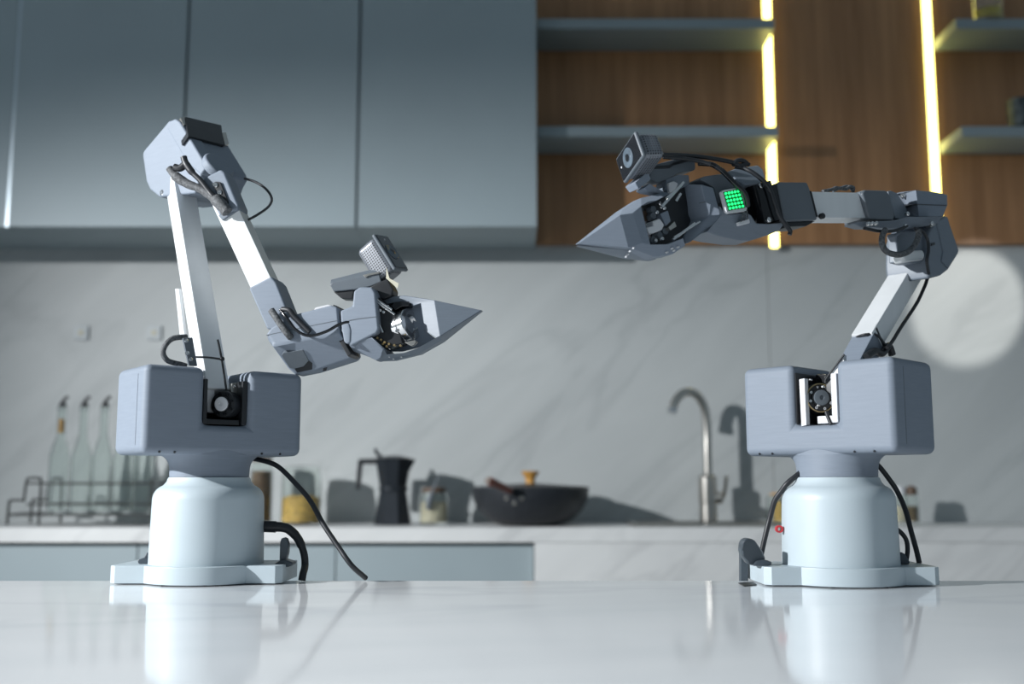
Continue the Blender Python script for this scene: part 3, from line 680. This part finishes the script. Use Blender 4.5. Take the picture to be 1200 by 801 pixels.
obj('sleeve_edge', prism(fb, F2((808, 190), (838, 168), (905, 420), (880, 418)), .003, -.036, .0015), M_PLM, root)
obj('arm_yoke', relief(fb, [q for q in E8((272, 92, 0), (300, 85, -.002), (345, 105, -.006), (400, 190, -.014), (440, 280, -.014), (400, 320, -.008), (330, 305, 0), (290, 150, 0))], [list(range(8))], -.05, .002), M_PLM, root)
ub = obj('under_bracket', relief(fb, [q for q in E8((0, 345, .008), (60, 330, .008), (320, 320, .008), (430, 290, .010), (640, 292, .012), (700, 292, .010), (660, 345, .004), (420, 385, .000), (60, 378, .002))], [list(range(9))], -.010, .0015), M_PLM, root)
cable('under_cable', [fb.pt(*q, .012) for q in E8((85, 382), (200, 405), (300, 405), (370, 388), (420, 365))], .0020, M_CABLE, root)
for q in E8((120, 348), (150, 345), (180, 343), (410, 365), (425, 270), (615, 345)): screw(fb, q[0], q[1], .012, 1.8, ub)
cable('tube_wire', [fb.pt(*q, -.012) for q in F2((480, 182), (560, 165), (600, 150), (680, 160), (720, 140), (750, 150), (745, 182))], .0022, M_BRAID, root)
cable('tube_wire', [fb.pt(*q, -.016) for q in F2((570, 180), (640, 150), (700, 135), (735, 165))], .0016, M_PLD, root)

# wrist
wt = obj('wrist_cap', relief(fb, [q for q in E7((240, 152, -.018), (310, 126, -.026), (500, 96, -.032), (545, 138, -.026), (565, 205, -.008), (522, 250, .004), (385, 266, .004), (335, 235, .000))], [list(range(8))], -.05, .002, 3), M_PLM, root, 25)
obj('motor_can', sweep(bmesh.new(), [fb.pt(*E7(q)[0], -.012) for q in ((498, 262), (585, 592))], .0148, 36, 1), M_BLKGL, root)
for q in ((510, 276), (577, 566)): 
    lathe_obj('motor_cap_nut', rounded(.0032, 0, .004, .001), fb.pt(*E7(q)[0], .002), M_CHROME, root, n3, 14)
obj('wrist_body', relief(fb, [q for q in E7((60, 665, -.006), (130, 592, .000), (178, 520, .002), (170, 440, .002), (240, 512, .004), (400, 500, .004), (440, 520, .004), (485, 592, .002), (600, 596, .002), (700, 590, .002), (715, 612, -.004), (680, 655, -.012), (590, 692, -.016), (430, 742, -.018), (330, 738, -.016), (160, 702, -.010))], [list(range(16))], -.045, .0015), M_PLM, root, 25)
obj('wrist_shell', prism(fb, E7((0, 218), (45, 190), (180, 170), (255, 182), (330, 285), (195, 312), (175, 440), (150, 420), (125, 290)), -.004, -.045, .002), M_PLD, root)
obj('wrist_core', prism(fb, E7((150, 330), (345, 262), (420, 268), (600, 262), (640, 320), (665, 580), (480, 596), (240, 515)), -.022, -.045, .001), M_BLACK, root)
pn = obj('light_panel', prism(fb, E7((186, 325), (205, 308), (345, 283), (362, 298), (408, 470), (395, 490), (250, 508), (230, 495)), .009, .004, .0008), M_WHITE, root)
obj('circuit_board', prism(fb, E7((202, 328), (338, 302), (388, 462), (246, 486)), .0094, .0085, 0), M_GREENB, pn)
bmm = None
for i in range(5):
    for j in range(5):
        a_, b_ = (i + .5) / 5, (j + .5) / 5
        tl, tr, bl, brr = E7((204, 326), (336, 302), (248, 484), (386, 460))
        u_ = (tl[0] * (1 - a_) + tr[0] * a_) * (1 - b_) + (bl[0] * (1 - a_) + brr[0] * a_) * b_
        v_ = (tl[1] * (1 - a_) + tr[1] * a_) * (1 - b_) + (bl[1] * (1 - a_) + brr[1] * a_) * b_
        p = fb.pt(u_, v_, .0096); r_ = .0015
        lathe_obj('led', [(0, -.0004), (r_, -.0004), (r_, .0006), (0, .0009)], p, M_GREEN, pn, n3, 8)
cn = obj('connector', prism(fb, E7((335, 582), (425, 552), (430, 590), (345, 612)), .008, .002, .0008), M_WHITE, root)
for a_, b_ in (((352, 578), (372, 500)), ((380, 568), (385, 490)), ((405, 560), (400, 480))):
    cable('thin_wire', [fb.pt(*q, .009) for q in E7(a_, ((a_[0] + b_[0]) / 2 + 4, (a_[1] + b_[1]) / 2), b_)], .0007, M_BRAID, root, 6)
cable('webcam_cable', [fb.pt(*q, z) for q, z in zip(E7((-10, 82), (40, 84), (110, 95), (190, 145), (260, 215), (320, 275), (370, 320), (400, 380), (410, 450)), (-.01, -.008, -.004, .004, .010, .013, .014, .013, .010))], .0030, M_BLKGL, root)
cable('webcam_cable', [fb.pt(*q, z) for q, z in zip(E7((300, 110), (370, 122), (450, 160), (540, 230), (600, 310), (640, 420), (675, 520), (720, 590), (770, 655), (765, 690)), (-.01, -.004, .004, .008, .010, .011, .011, .010, .007, .006))], .0026, M_CABLE, root)
cable('cable_knot', [fb.pt(*q, -.006) for q in E7((285, 95), (320, 60), (370, 62), (400, 85), (340, 100), (300, 75), (350, 55), (420, 95))], .0026, M_CABLE, root)
cable('webcam_cable', [fb.pt(*q, z) for q, z in zip(E((465, 205), (540, 207), (620, 212), (700, 222), (770, 235), (810, 245)), (-.012, -.012, -.012, -.010, -.008, -.006))], .0026, M_CABLE, root)
cable('webcam_cable', [fb.pt(*q, z) for q, z in zip(E((470, 215), (560, 222), (640, 235), (690, 250)), (-.014, -.010, -.006, -.002))], .0024, M_CABLE, root)

# gripper
gv = [q for q in E6((862, 112, -.026), (890, 100, -.026), (1008, 102, 0), (1065, 345, 0), (1048, 362, -.003), (930, 394, -.026), (904, 365, -.026),
                    (1108, 132, 0), (1166, 345, 0), (1150, 388, 0), (1030, 472, -.002), (925, 560, -.008), (882, 572, -.014), (872, 520, -.022))]
gh = obj('gripper_housing', relief(fb, gv, [[0, 1, 2, 3, 4, 5, 6], [2, 7, 8, 9, 10, 11, 12, 13, 5, 4, 3]], -.05, .0028, 3), M_PLA, root, 30)
ff = frame3(fb.pt(*E6((862, 112))[0], -.026), fb.pt(*E6((1008, 102))[0], 0), fb.pt(*E6((1065, 345))[0], 0))
obj('seam', prism(ff, E6((885, 270), (1042, 240), (1043, 246), (886, 276)), .0006, -.001, 0), M_PLD, gh)
drive = obj('gripper_drive', prism(fb, E6((548, 262), (660, 190), (780, 128), (880, 105), (930, 390), (880, 520), (745, 578), (640, 578)), -.024, -.046, .001), M_BLACK, root)
obj('white_gear', prism(fb, E6((585, 440), (642, 428), (632, 392), (690, 370), (726, 422), (708, 462), (640, 488), (602, 494)), -.004, -.018, .0015), M_WHITE, root)
obj('drive_link', prism(fb, E6((690, 335), (752, 308), (776, 392), (738, 430)), -.010, -.020, .0008), M_PLA, root)
obj('drive_link', prism(fb, E6((755, 440), (805, 392), (822, 435), (770, 465)), -.008, -.018, .0008), M_STEEL, root)
obj('brown_window', prism(fb, E6((555, 315), (605, 300), (612, 385), (570, 395)), -.0225, -.0239, 0), M_WOODD, root)
for a_, b_, r_ in (((872, 92), (700, 285), .0020), ((850, 180), (812, 240), .0018), ((1000, 398), (800, 520), .0014), ((960, 410), (790, 540), .0018), ((860, 110), (740, 215), .0014)):
    cable('link_rod', [fb.pt(*q, -.004) for q in E6(a_, b_)], r_, M_CHROME, root, 8)
for q in E6((690, 255), (722, 292), (665, 325), (770, 450), (655, 545), (705, 530)): screw(fb, q[0], q[1], -.012, 2.0, root)
for q in E6((640, 300), (640, 350), (735, 470), (690, 500), (640, 540)):
    lathe_obj('drive_pin', rounded(.004, -.012, 0, .001), fb.pt(q[0], q[1], -.014), M_PLD, root, n3, 12)
bv_ = [q for q in E6((48, 568, -.024), (375, 345, -.002), (442, 598, -.002), (475, 332, .001), (552, 562, .001), (398, 302, -.016), (542, 212, -.014), (542, 275, .001), (602, 242, .000), (665, 233, -.002),
                     (735, 166, -.014), (772, 176, -.012), (615, 575, .001), (750, 572, .001), (872, 525, .000), (888, 584, -.004), (790, 650, -.008), (650, 672, -.008))]
uf = obj('finger', relief(fb, bv_, [[0, 1, 2], [0, 5, 1], [1, 3, 4, 2], [5, 6, 7, 3, 1], [6, 10, 11, 9, 8, 7], [3, 7, 12, 4], [4, 12, 13, 14, 15, 16, 17, 2], [0, 2, 17]], -.030, .0005, 2), M_PLA, root, 7)
lf = obj('finger', relief(fb, [q for q in E6((50, 582, -.026), (440, 620, -.008), (640, 666, -.012), (662, 690, -.022), (612, 700, -.026), (430, 672, -.022))], [list(range(6))], -.032, .0005), M_PLM, root, 18)
for q, z in zip(E6((482, 604), (455, 628), (785, 606), (832, 594), (745, 636), (800, 622)), (-.001, -.005, -.001, -.001, -.004, -.003)): screw(fb, q[0], q[1], z, .9, uf, M_WHITE, 'pin')
for q in E6((440, 652), (425, 671)): screw(fb, q[0], q[1], -.012, .9, lf, M_WHITE, 'pin')

# webcam on its arm
wm = Frame(fb.pt(775, 200, -.020), n3)
webcam(wm.pt(*E5((175, 358))[0], .012), Vector((17, -50, 18)), Vector((-8, 8, 30)), root)
obj('mount_head', relief(wm, [q for q in E5((235, 590, .010), (362, 482, .010), (383, 562, .008), (268, 652, .008))], [[0, 1, 2, 3]], -.010, .001), M_PLA, root)
obj('mount_arm', prism(wm, E5((380, 440), (460, 410), (600, 372), (800, 322), (806, 470), (640, 505), (540, 565), (440, 592), (375, 560)), .000, -.024, .002), M_PLD, root)
obj('mount_lid', prism(wm, E5((400, 432), (560, 430), (590, 405), (800, 345), (804, 370), (600, 430), (560, 455), (410, 460)), .0015, -.02, .0006), M_BLACK, root)
obj('mount_strut', relief(wm, [q for q in E5((325, 640, .006), (366, 600, .006), (530, 688, .006), (500, 700, .004), (470, 700, .000), (345, 670, .002))], [list(range(6))], -.012, .001), M_PLA, root)
obj('mount_stem', prism(wm, E5((520, 640), (530, 560), (640, 515), (740, 520), (750, 610), (680, 640), (600, 690), (540, 690)), .000, -.02, .001), M_PLM, root)
obj('stem_clip', prism(wm, E5((555, 592), (600, 575), (642, 600), (620, 650), (590, 690), (560, 680)), .005, 0, .001), M_WHITE, root)

# cables, clamp and plug at the foot of the right robot
C9 = crop(840, 530, 4.214)
cable('signal_cable', [at(q[0], q[1], y) for q, y in zip(C9((430, 80), (405, 105), (350, 150), (315, 195), (285, 240), (260, 330), (240, 410), (222, 490), (205, 580)), (1.24, 1.235, 1.235, 1.24, 1.245, 1.25, 1.25, 1.252, 1.254))], .0030, M_CABLE, root)
pts = [at(q[0], q[1], y) for q, y in zip(C9((770, 40), (805, 72), (850, 130), (890, 190), (930, 280), (960, 390), (985, 480), (1000, 545)), (1.27, 1.272, 1.274, 1.276, 1.27, 1.262, 1.256, 1.25))]
cable('signal_cable', pts, .0030, M_CABLE, root)
cable('power_cable', [at(q[0], q[1], y) for q, y in zip(C9((890, 380), (910, 395), (935, 430), (942, 480), (935, 535)), (1.25, 1.25, 1.25, 1.25, 1.25))], .0027, M_CABLE, root)
lathe_obj('red_ring_plug', [(.0022, -.003), (.0042, -.003), (.0042, .003), (.0022, .003), (.0022, -.003)], at(913, 619.5, Y0 - .024), M_RED, root, Vector((0, -1, 0)), 20)
C10 = crop(850, 610, 8.9)
cf = Frame(O + Vector((0, -.018, 0)), (0, -1, 0))
cl = obj('clamp', prism(cf, C10((290, 470), (330, 420), (420, 405), (492, 430), (484, 462), (400, 478)), .012, -.010, .002), M_CLAMP, root)
obj('lever', relief(cf, [q for q in C10((178, 368, .006), (165, 310, .010), (185, 225, .014), (215, 190, .014), (262, 182, .012), (310, 202, .008), (395, 322, .004), (425, 405, .004), (300, 470, .008), (240, 452, .008))], [list(range(10))], -.010, .003, 3), M_CLAMP, cl)
rear = Frame((0, TE_Y + .004, 0), (0, -1, 0))
obj('clamp_jaw', prism(rear, C10((165, 300), (240, 330), (240, 612), (240, 690), (165, 690)), .003, -.010, .001), M_CLAMP, cl)
obj('clamp', prism(cf, C9((905, 550), (910, 490), (930, 500), (955, 540), (950, 552)), -.006, -.02, .001), M_CLAMP, root)
tp = [at_z(*q, TABLE_Z) for q in C10((135, 652), (290, 642), (330, 672), (195, 686))]
bm = bmesh.new(); vs_ = [bm.verts.new((p.x, min(p.y, TE_Y - .003), TABLE_Z + .0003)) for p in tp]
fc = bm.faces.new(vs_); r = bmesh.ops.extrude_face_region(bm, geom=[fc]); bmesh.ops.translate(bm, verts=[e for e in r['geom'] if isinstance(e, bmesh.types.BMVert)], vec=(0, 0, .0006))
tag(obj('tape_piece', bm, M_TAPE), 'small piece of black tape on the marble island by the right robot clamp', 'tape')
#KITCHEN
# ------------------------------------------------------------------ sink and tap
sk = empty('kitchen_sink', ((sx0 + sx1) / 2, (SK0 + SK1) / 2, TABLE_Z), 'low dark metal sink rim set into the worktop below the tap', 'sink'); WORLD[sk.name] = Vector(sk.location)
bm = bmesh.new()
for lo, hi in (((sx0 - .012, SK0 - .014), (sx1 + .012, SK0 + .004)), ((sx0 - .012, SK1 - .004), (sx1 + .012, SK1 + .014)), ((sx0 - .012, SK0 + .004), (sx0 + .004, SK1 - .004)), ((sx1 - .004, SK0 + .004), (sx1 + .012, SK1 - .004))):
    box(bm, (lo[0], lo[1], TABLE_Z + .0003), (hi[0], hi[1], TABLE_Z + .009))
obj('rim', bm, M_STEEL, sk)
bm = bmesh.new(); box(bm, (sx0 + .002, SK0 + .003, TABLE_Z - .18), (sx1 - .002, SK1 - .003, TABLE_Z + .004))
bm.faces.ensure_lookup_table(); bmesh.ops.recalc_face_normals(bm, faces=bm.faces[:])
bmesh.ops.delete(bm, geom=[max(bm.faces, key=lambda q: q.calc_center_median().z)], context='FACES')
obj('bowl', bm, M_STEEL, sk)
FY = 3.085
fx = at(830, 600, FY); tapb = Vector((fx.x, FY, TABLE_Z))
tp = empty('kitchen_tap', tapb, 'brushed nickel gooseneck kitchen tap on the worktop by the wall', 'tap'); WORLD[tp.name] = Vector(tp.location)
ht = at(830, 556, FY).z - TABLE_Z
lathe_obj('body', [(0, 0), (.032, 0), (.032, .006), (.025, .010), (.0245, ht * .42), (.0262, ht * .44), (.0262, ht * .95), (.020, ht), (0, ht)], tapb, M_STEEL, tp, seg=28)
pp = [at(u, v, FY - k) for u, v, k in ((830, 562, 0), (829, 530, 0), (828.5, 505, 0), (826.5, 483, .004), (821.5, 469, .010), (813, 460.5, .018), (803, 459.5, .026), (795, 465, .034), (790, 473, .040), (788, 480, .044))]
cable('spout', pp, .0125, M_STEEL, tp, 16, 8)
d = (pp[-1] - pp[-2]).normalized()
obj('nozzle', sweep(bmesh.new(), [pp[-1] - d * .004, pp[-1] + d * .010], .0142, 18), M_CHROME, tp)
hx = at(842, 583, FY)
lathe_obj('handle_hub', rounded(.017, 0, .030, .004), Vector((tapb.x + .012, FY, hx.z)), M_STEEL, tp, Vector((1, -.3, 0)), 24)
cable('lever', [Vector((tapb.x + .042, FY - .01, hx.z)), Vector((tapb.x + .044, FY - .03, hx.z + .03)), Vector((tapb.x + .045, FY - .045, hx.z + .06))], .005, M_STEEL, tp)

# ------------------------------------------------------------------ things on the worktop
def thing(name, x, y, z, label, cat, group=None):
    o = empty(name, (x, y, z), label, cat, group); WORLD[o.name] = Vector(o.location); return o
def px_x(u, y): return at(u, 600, y).x
def pxm(y): return y / F_PX * 1.012
Z = TABLE_Z + .0004
# stovetop pot: profile from the photograph, eight-sided
my = 3.03; mx = px_x(460.5, my); k = pxm(my); c = Vector((mx, my, Z))
H_ = lambda v, y=my: at(460, v, y).z - Z
mo = thing('moka_pot', mx, my, Z, 'black eight-sided stovetop coffee pot with angular handle', 'coffee pot')
hb, hm, ht = 0, H_(573), H_(538)
lathe_obj('boiler', [(0, 0), (.0525, 0), (.054, .004), (.0395, hm - .010), (.0375, hm - .002), (0, hm - .002)], c, M_MOKA, mo, seg=8, twist=R(22.5), sharp=20, smooth=False)
lathe_obj('collar', [(0, hm - .004), (.040, hm - .004), (.041, hm - .001), (.041, hm + .006), (.039, hm + .008), (0, hm + .008)], c, M_MOKA, mo, seg=32)
lathe_obj('jug', [(0, hm + .007), (.0385, hm + .007), (.052, ht - .003), (.0535, ht), (0, ht)], c, M_MOKA, mo, seg=8, twist=R(22.5), sharp=20, smooth=False)
bm = bmesh.new(); sp_ = [c + Vector(q) for q in ((.034, -.010, ht - .05), (.034, .010, ht - .05), (.046, .014, ht), (.046, -.014, ht), (.062, 0, ht))]
vv = [bm.verts.new(q) for q in sp_]
for fcs in ((0, 1, 2, 3), (0, 3, 4), (1, 4, 2), (2, 4, 3), (0, 4, 1)): bm.faces.new([vv[i] for i in fcs])
obj('spout', bm, M_MOKA, mo, smooth=False)
lid = lathe_obj('lid', [(0, ht + .0004), (.051, ht + .0004), (.052, ht + .003), (.02, ht + .010), (0, ht + .011)], c, M_MOKA, mo, seg=8, twist=R(22.5), smooth=False)
bm = bmesh.new(); sweep(bm, [at(447, 535, my), at(442, 531, my), at(439.5, 525.5, my)], .005, 10); obj('lid_lever', bm, M_MOKA, mo)
hn = Frame((mx, my, Z), (0, -1, 0))
obj('handle', prism(hn, [(447, 537), (444, 543.5), (424.5, 543.5), (421.5, 573), (416.5, 573.5), (419, 540), (421, 537.2)], .009, -.009, .002), M_BLACK, mo)

# wok
wy = 2.99; wx = px_x(621.5, wy); c = Vector((wx, wy, Z)); hr = at(621, 571.5, wy - .16).z - Z
wk = thing('wok_pan', wx, wy, Z, 'black wok pan with riveted red-brown handle on the worktop', 'pan')
R0 = 67.5 * pxm(wy)
prof = [(0, 0), (.075, 0), (.082, .003)]
for t in (.12, .25, .4, .55, .7, .85, 1.0): prof.append((.082 + (R0 - .082) * math.sin(t * math.pi / 2) ** .92, .003 + (hr - .003) * (1 - math.cos(t * math.pi / 2)) ** .85))
outer = prof[:]
inner = [(max(r - .004, 0), h + .004 if h < .02 else h) for r, h in reversed(prof[2:])]
prof = outer + inner + [(0, .006)]
lathe_obj('bowl', prof, c, M_WOK, wk, seg=56)
ln = thing('pan_lid', wx, wy, Z + hr + .0006, 'flat dark pan lid with an amber wooden knob lying on the wok', 'lid')
cl_ = Vector((wx, wy, Z + hr))
lathe_obj('lid_plate', [(0, .0006), (R0 - .001, .0006), (R0 - .001, .003), (R0 * .7, .006), (R0 * .3, .011), (.012, .013), (0, .013)], cl_, M_WOK, ln, seg=48)
kt = at(621, 552.5, wy).z - (Z + hr)
lathe_obj('knob', [(0, .0125), (.0135, .0125), (.0125, kt * .45), (.0145, kt * .65), (.0235, kt * .92), (.0245, kt), (.021, kt + .002), (0, kt)], cl_, M_WOODL, ln, seg=28)
q0 = at(603.5, 578, wy - R0 * .92); 
obj('handle_bracket', sweep(bmesh.new(), [at(606, 584, wy - R0 * .80), at(603, 580, wy - R0 * .93), at(597, 574, wy - R0 * 1.05)], .007, 12), M_WOK, wk)
obj('handle', sweep(bmesh.new(), [at(598, 575, wy - R0 * 1.03), at(587, 569.5, wy - R0 * 1.2), at(574, 563.5, wy - R0 * 1.42)], [.0085, .010, .011], 14), M_WOODR, wk)
lathe_obj('hanging_eye', rounded(.008, 0, .006, .002), at(572.5, 563, wy - R0 * 1.44), M_WOODD, wk, Vector((-.4, -.9, .2)), 16)
for u, v in ((593.5, 583.5), (603, 589.3), (611.5, 583.5)):
    rr = R0
    # rivet on the bowl's outer skin
    z_ = at(u, v, wy - .13).z - Z; t = (max(0, min(1, (z_ - .003) / (hr - .003)))) ** (1 / .85); ang = math.acos(1 - t)
    rad = .082 + (R0 - .082) * math.sin(ang) ** .92
    y_ = wy - math.sqrt(max(rad ** 2 - (at(u, v, wy - .13).x - wx) ** 2, 0))
    p = at(u, v, y_); nrm = Vector((p.x - wx, p.y - wy, -.05)).normalized()
    lathe_obj('rivet', [(0, -.004), (.0062, -.004), (.0062, .001), (.004, .003), (0, .0035)], p, M_STEEL, wk, nrm, 16)

def jar(name, u, y, r_px, v_top, label, cat, parts, group=None, wall=.0022):
    """glass jar of radius r_px whose rim stands at v_top; parts: (name, profile function) pairs"""
    x = px_x(u, y); o = thing(name, x, y, Z, label, cat, group); r = r_px * pxm(y); h = at(u, v_top, y).z - Z; c = Vector((x, y, Z))
    lathe_obj('glass_body', [(0, 0), (r * .94, 0), (r, .004), (r, h * .86), (r * .92, h * .95), (r * .92, h), (r * .92 - wall, h), (r * .92 - wall, h * .95), (r - wall, h * .85), (r - wall, .006), (0, .005)], c, M_GLASS, o, seg=36)
    for nm, m, f in parts(r - wall - .0006, h): lathe_obj(nm, f, c, m, o, seg=32)
    return o, c, r, h
jar('storage_jar', 352.5, 3.05, 22.5, 549, 'glass jar half full of yellow dry pasta on the worktop', 'jar', lambda r, h: [
    ('pasta', M_PASTA, [(0, .0056), (r, .0066), (r, h * .47), (r * .6, h * .52), (0, h * .5)]),
    ('glass_lid', M_GLASS, [(0, h + .0005), (r * .97, h + .0005), (r * .97, h + .006), (r * .3, h + .010), (0, h + .010)])])
jar('bean_jar', 305.5, 3.07, 12.5, 541, 'tall glass canister filled with brown coffee beans beside the pasta jar', 'jar', lambda r, h: [
    ('beans', M_BEANS, [(0, .0056), (r, .0066), (r * 1.0, h * .85), (0, h * .86)]),
    ('lid', M_WOODD, [(0, h + .0005), (r, h + .0005), (r, h + .014), (0, h + .014)])])
o, c, r, h = jar('spoon_jar', 508.5, 3.03, 16.5, 577, 'small glass jar of cream powder with dark wooden lid and spoon', 'jar', lambda r, h: [
    ('powder', M_FLOUR, [(0, .0056), (r, .0066), (r, h * .70), (0, h * .72)]),
    ('lid', M_WOODD, [(0, h + .0005), (r * .9, h + .0005), (r * .9, h + .012), (r * .8, h + .015), (0, h + .015)])])
obj('spoon', sweep(bmesh.new(), [at(515, 556, 2.985), at(508, 573, 2.982), at(503.5, 585, 2.980), at(502, 596, 2.982)], [.0022, .003, .006, .0085, .007], 12), M_PLD, o)
jar('oil_jar', 916, 3.10, 17, 580, 'slim clear glass jar half hidden behind the right robot base', 'jar', lambda r, h: [
    ('oil', M_PASTA, [(0, .0056), (r * .6, .0066), (r * .6, h * .8), (0, h * .8)]),
    ('lid', M_WOODL, [(0, h + .0005), (r * .8, h + .0005), (r * .8, h + .006), (0, h + .006)])])
for u, cap, fill, lab in ((1055.5, M_WHITE, M_FLOUR, 'small glass shaker with white cap behind the right robot cables'), (1069, M_WOODD, M_SPICE, 'small glass shaker of brown spice with dark cap')):
    jar('spice_shaker', u, 3.07, 7.6, 580, lab, 'shaker', lambda r, h: [
        ('filling', fill, [(0, .0056), (r, .0066), (r, h * .62), (0, h * .62)]),
        ('cap', cap, [(0, h + .0005), (r * .9, h + .0005), (r * 1.0, h + .008), (r * .9, h + .020), (r * .5, h + .026), (0, h + .027)])], 'spice shakers on the worktop')

# wire rack with bottles
ry0, ry1 = 2.92, 3.06
rk = thing('bottle_rack', px_x(95, 2.99), 2.99, Z, 'low black wire rack holding the glass bottles at the left', 'rack')
def rx(u, y=ry0): return px_x(u, y)
zt = at(60, 602, ry0).z; zr1 = at(60, 590.5, ry0).z; zr2 = at(60, 566, ry0).z; ze = at(20, 586, ry0).z; zt2 = at(30, 560, ry0).z
boxobj('tray', (rx(30), ry0, zt - .004), (rx(188), ry1, zt), M_WIRE, rk, .001)
for y in (ry0, ry1):
    for z in (zr1, zr2): cable('rail', [Vector((rx(31), y, z)), Vector((rx(188), y, z))], .0032, M_WIRE, rk, 8)
    cable('end_post', [Vector((rx(9), y, Z + .003)), Vector((rx(10), y, ze - .01)), Vector((rx(12), y, ze)), Vector((rx(27), y, ze))], .0036, M_WIRE, rk, 8, 4)
    cable('end_post', [Vector((rx(27), y, ze - .004)), Vector((rx(29), y, zt2 - .008)), Vector((rx(33), y, zt2)), Vector((rx(43), y, zt2)), Vector((rx(46), y, zt2 - .012)), Vector((rx(46), y, Z + .003))], .0036, M_WIRE, rk, 8, 4)
    cable('end_post', [Vector((rx(176), y, zt2)), Vector((rx(178), y, Z + .003))], .0036, M_WIRE, rk, 8)
    cable('base_rail', [Vector((rx(10), y, zt - .002)), Vector((rx(190), y, zt - .002))], .0034, M_WIRE, rk, 8)
for u in (10, 31, 188):
    cable('cross_bar', [Vector((rx(u), ry0, zt - .001)), Vector((rx(u), ry1, zt - .001))], .003, M_WIRE, rk, 8)
by = 2.99
bcols = ['leftmost clear bottle in the rack, amber liquid in its neck', 'clear glass bottle, second from the left in the rack', 'clear glass bottle, third in the rack, just left of the left robot', 'clear glass bottle in the rack partly behind the left robot shoulder', 'clear glass bottle at the right end of the rack behind the robot']
for i, u in enumerate((66.5, 92.5, 117, 142, 166)):
    zb = zt + .0004; c = Vector((px_x(u, by), by, zb)); k = pxm(by)
    b = thing('oil_bottle', c.x, c.y, c.z, bcols[i], 'bottle', 'glass bottles in the wire rack')
    hh = lambda v: at(u, v, by).z - zb
    ro, rn = 11.3 * k, 4.6 * k; hs, hn_, hx_ = hh(535), hh(512), hh(477)
    out = [(0, 0), (ro * .93, 0), (ro, .005), (ro, hs), (ro * .85, hs + .018), (rn * 1.15, hn_), (rn, hn_ + .01), (rn, hx_ - .01), (rn * 1.15, hx_ - .008), (rn * 1.15, hx_)]
    inn = [(rn - .0022, hx_), (rn - .0022, hn_ + .01), (rn * 1.15 - .003, hn_), (ro * .85 - .003, hs + .017), (ro - .003, hs), (ro - .003, .008), (0, .007)]
    lathe_obj('glass', out + inn, c, M_GLASSG, b, seg=28)
    if i == 0: lathe_obj('amber_liquid', [(0, hn_ + .012), (rn - .003, hn_ + .012), (rn - .003, hn_ + .05), (0, hn_ + .05)], c, M_WOODL, b, seg=18)
    lathe_obj('stopper', [(0, hx_ + .0004), (rn * .95, hx_ + .0004), (rn * .95, hx_ + .009), (rn * .55, hx_ + .012), (rn * .55, hx_ + .018), (0, hx_ + .018)], c, M_BLACK, b, seg=16)
    obj('pourer', sweep(bmesh.new(), [c + Vector((0, 0, hx_ + .014)), c + Vector((.004, 0, hx_ + .022)), c + Vector((.014, 0, hx_ + .030))], .0045, 10), M_BLACK, b)

# sockets on the marble
for u, lab in ((96, 'pale wall socket above the middle of the bottle rack'), (181.5, 'pale wall socket on the marble left of the upper arm of the left robot')):
    p = at(u, 390, WALL_Y)
    o = thing('wall_socket', p.x, WALL_Y, p.z - .02, lab, 'socket', 'pale sockets on the marble')
    boxobj('cover_plate', (p.x - .021, WALL_Y - .008, p.z - .021), (p.x + .021, WALL_Y - .0003, p.z + .021), M_SOCK, o, .002)
    boxobj('outlet', (p.x - .008, WALL_Y - .0095, p.z - .008), (p.x + .008, WALL_Y - .0081, p.z + .008), M_CREAM, o, .001)

# things on the right shelves
gy = 3.03
z1 = SHELF[0, 1] + .0004; c = Vector((at(1158, 10, gy).x, gy, z1)); r = 19 * pxm(gy)
o = thing('drinking_glass', c.x, c.y, c.z, 'glass tumbler of yellow liquid on the upper right shelf', 'glass')
lathe_obj('tumbler', [(0, 0), (r * .9, 0), (r * .92, .004), (r, .12), (r - .0025, .12), (r * .92 - .003, .008), (0, .007)], c, M_GLASS, o, seg=32)
lathe_obj('drink', [(0, .0076), (r * .92 - .0036, .0082), (r * .95 - .0036, .036), (0, .036)], c, M_YELLOW, o, seg=32)
z2 = SHELF[1, 1] + .0004; c = Vector((at(1198, 130, gy).x, gy, z2)); r = 17 * pxm(gy)
o = thing('patterned_mug', c.x, c.y, c.z, 'dark speckled mug at the right end of the lower right shelf', 'mug')
h = at(1198, 118, gy).z - z2
lathe_obj('cup', [(0, 0), (r * .85, 0), (r, .006), (r, h), (r - .004, h), (r - .004, .01), (0, .008)], c, M_MUG, o, seg=32)
obj('handle', sweep(bmesh.new(), [c + Vector((r * .98, 0, h * .8)), c + Vector((r * 1.45, 0, h * .75)), c + Vector((r * 1.5, 0, h * .4)), c + Vector((r * .98, 0, h * .25))], .004, 10), M_MUG, o)
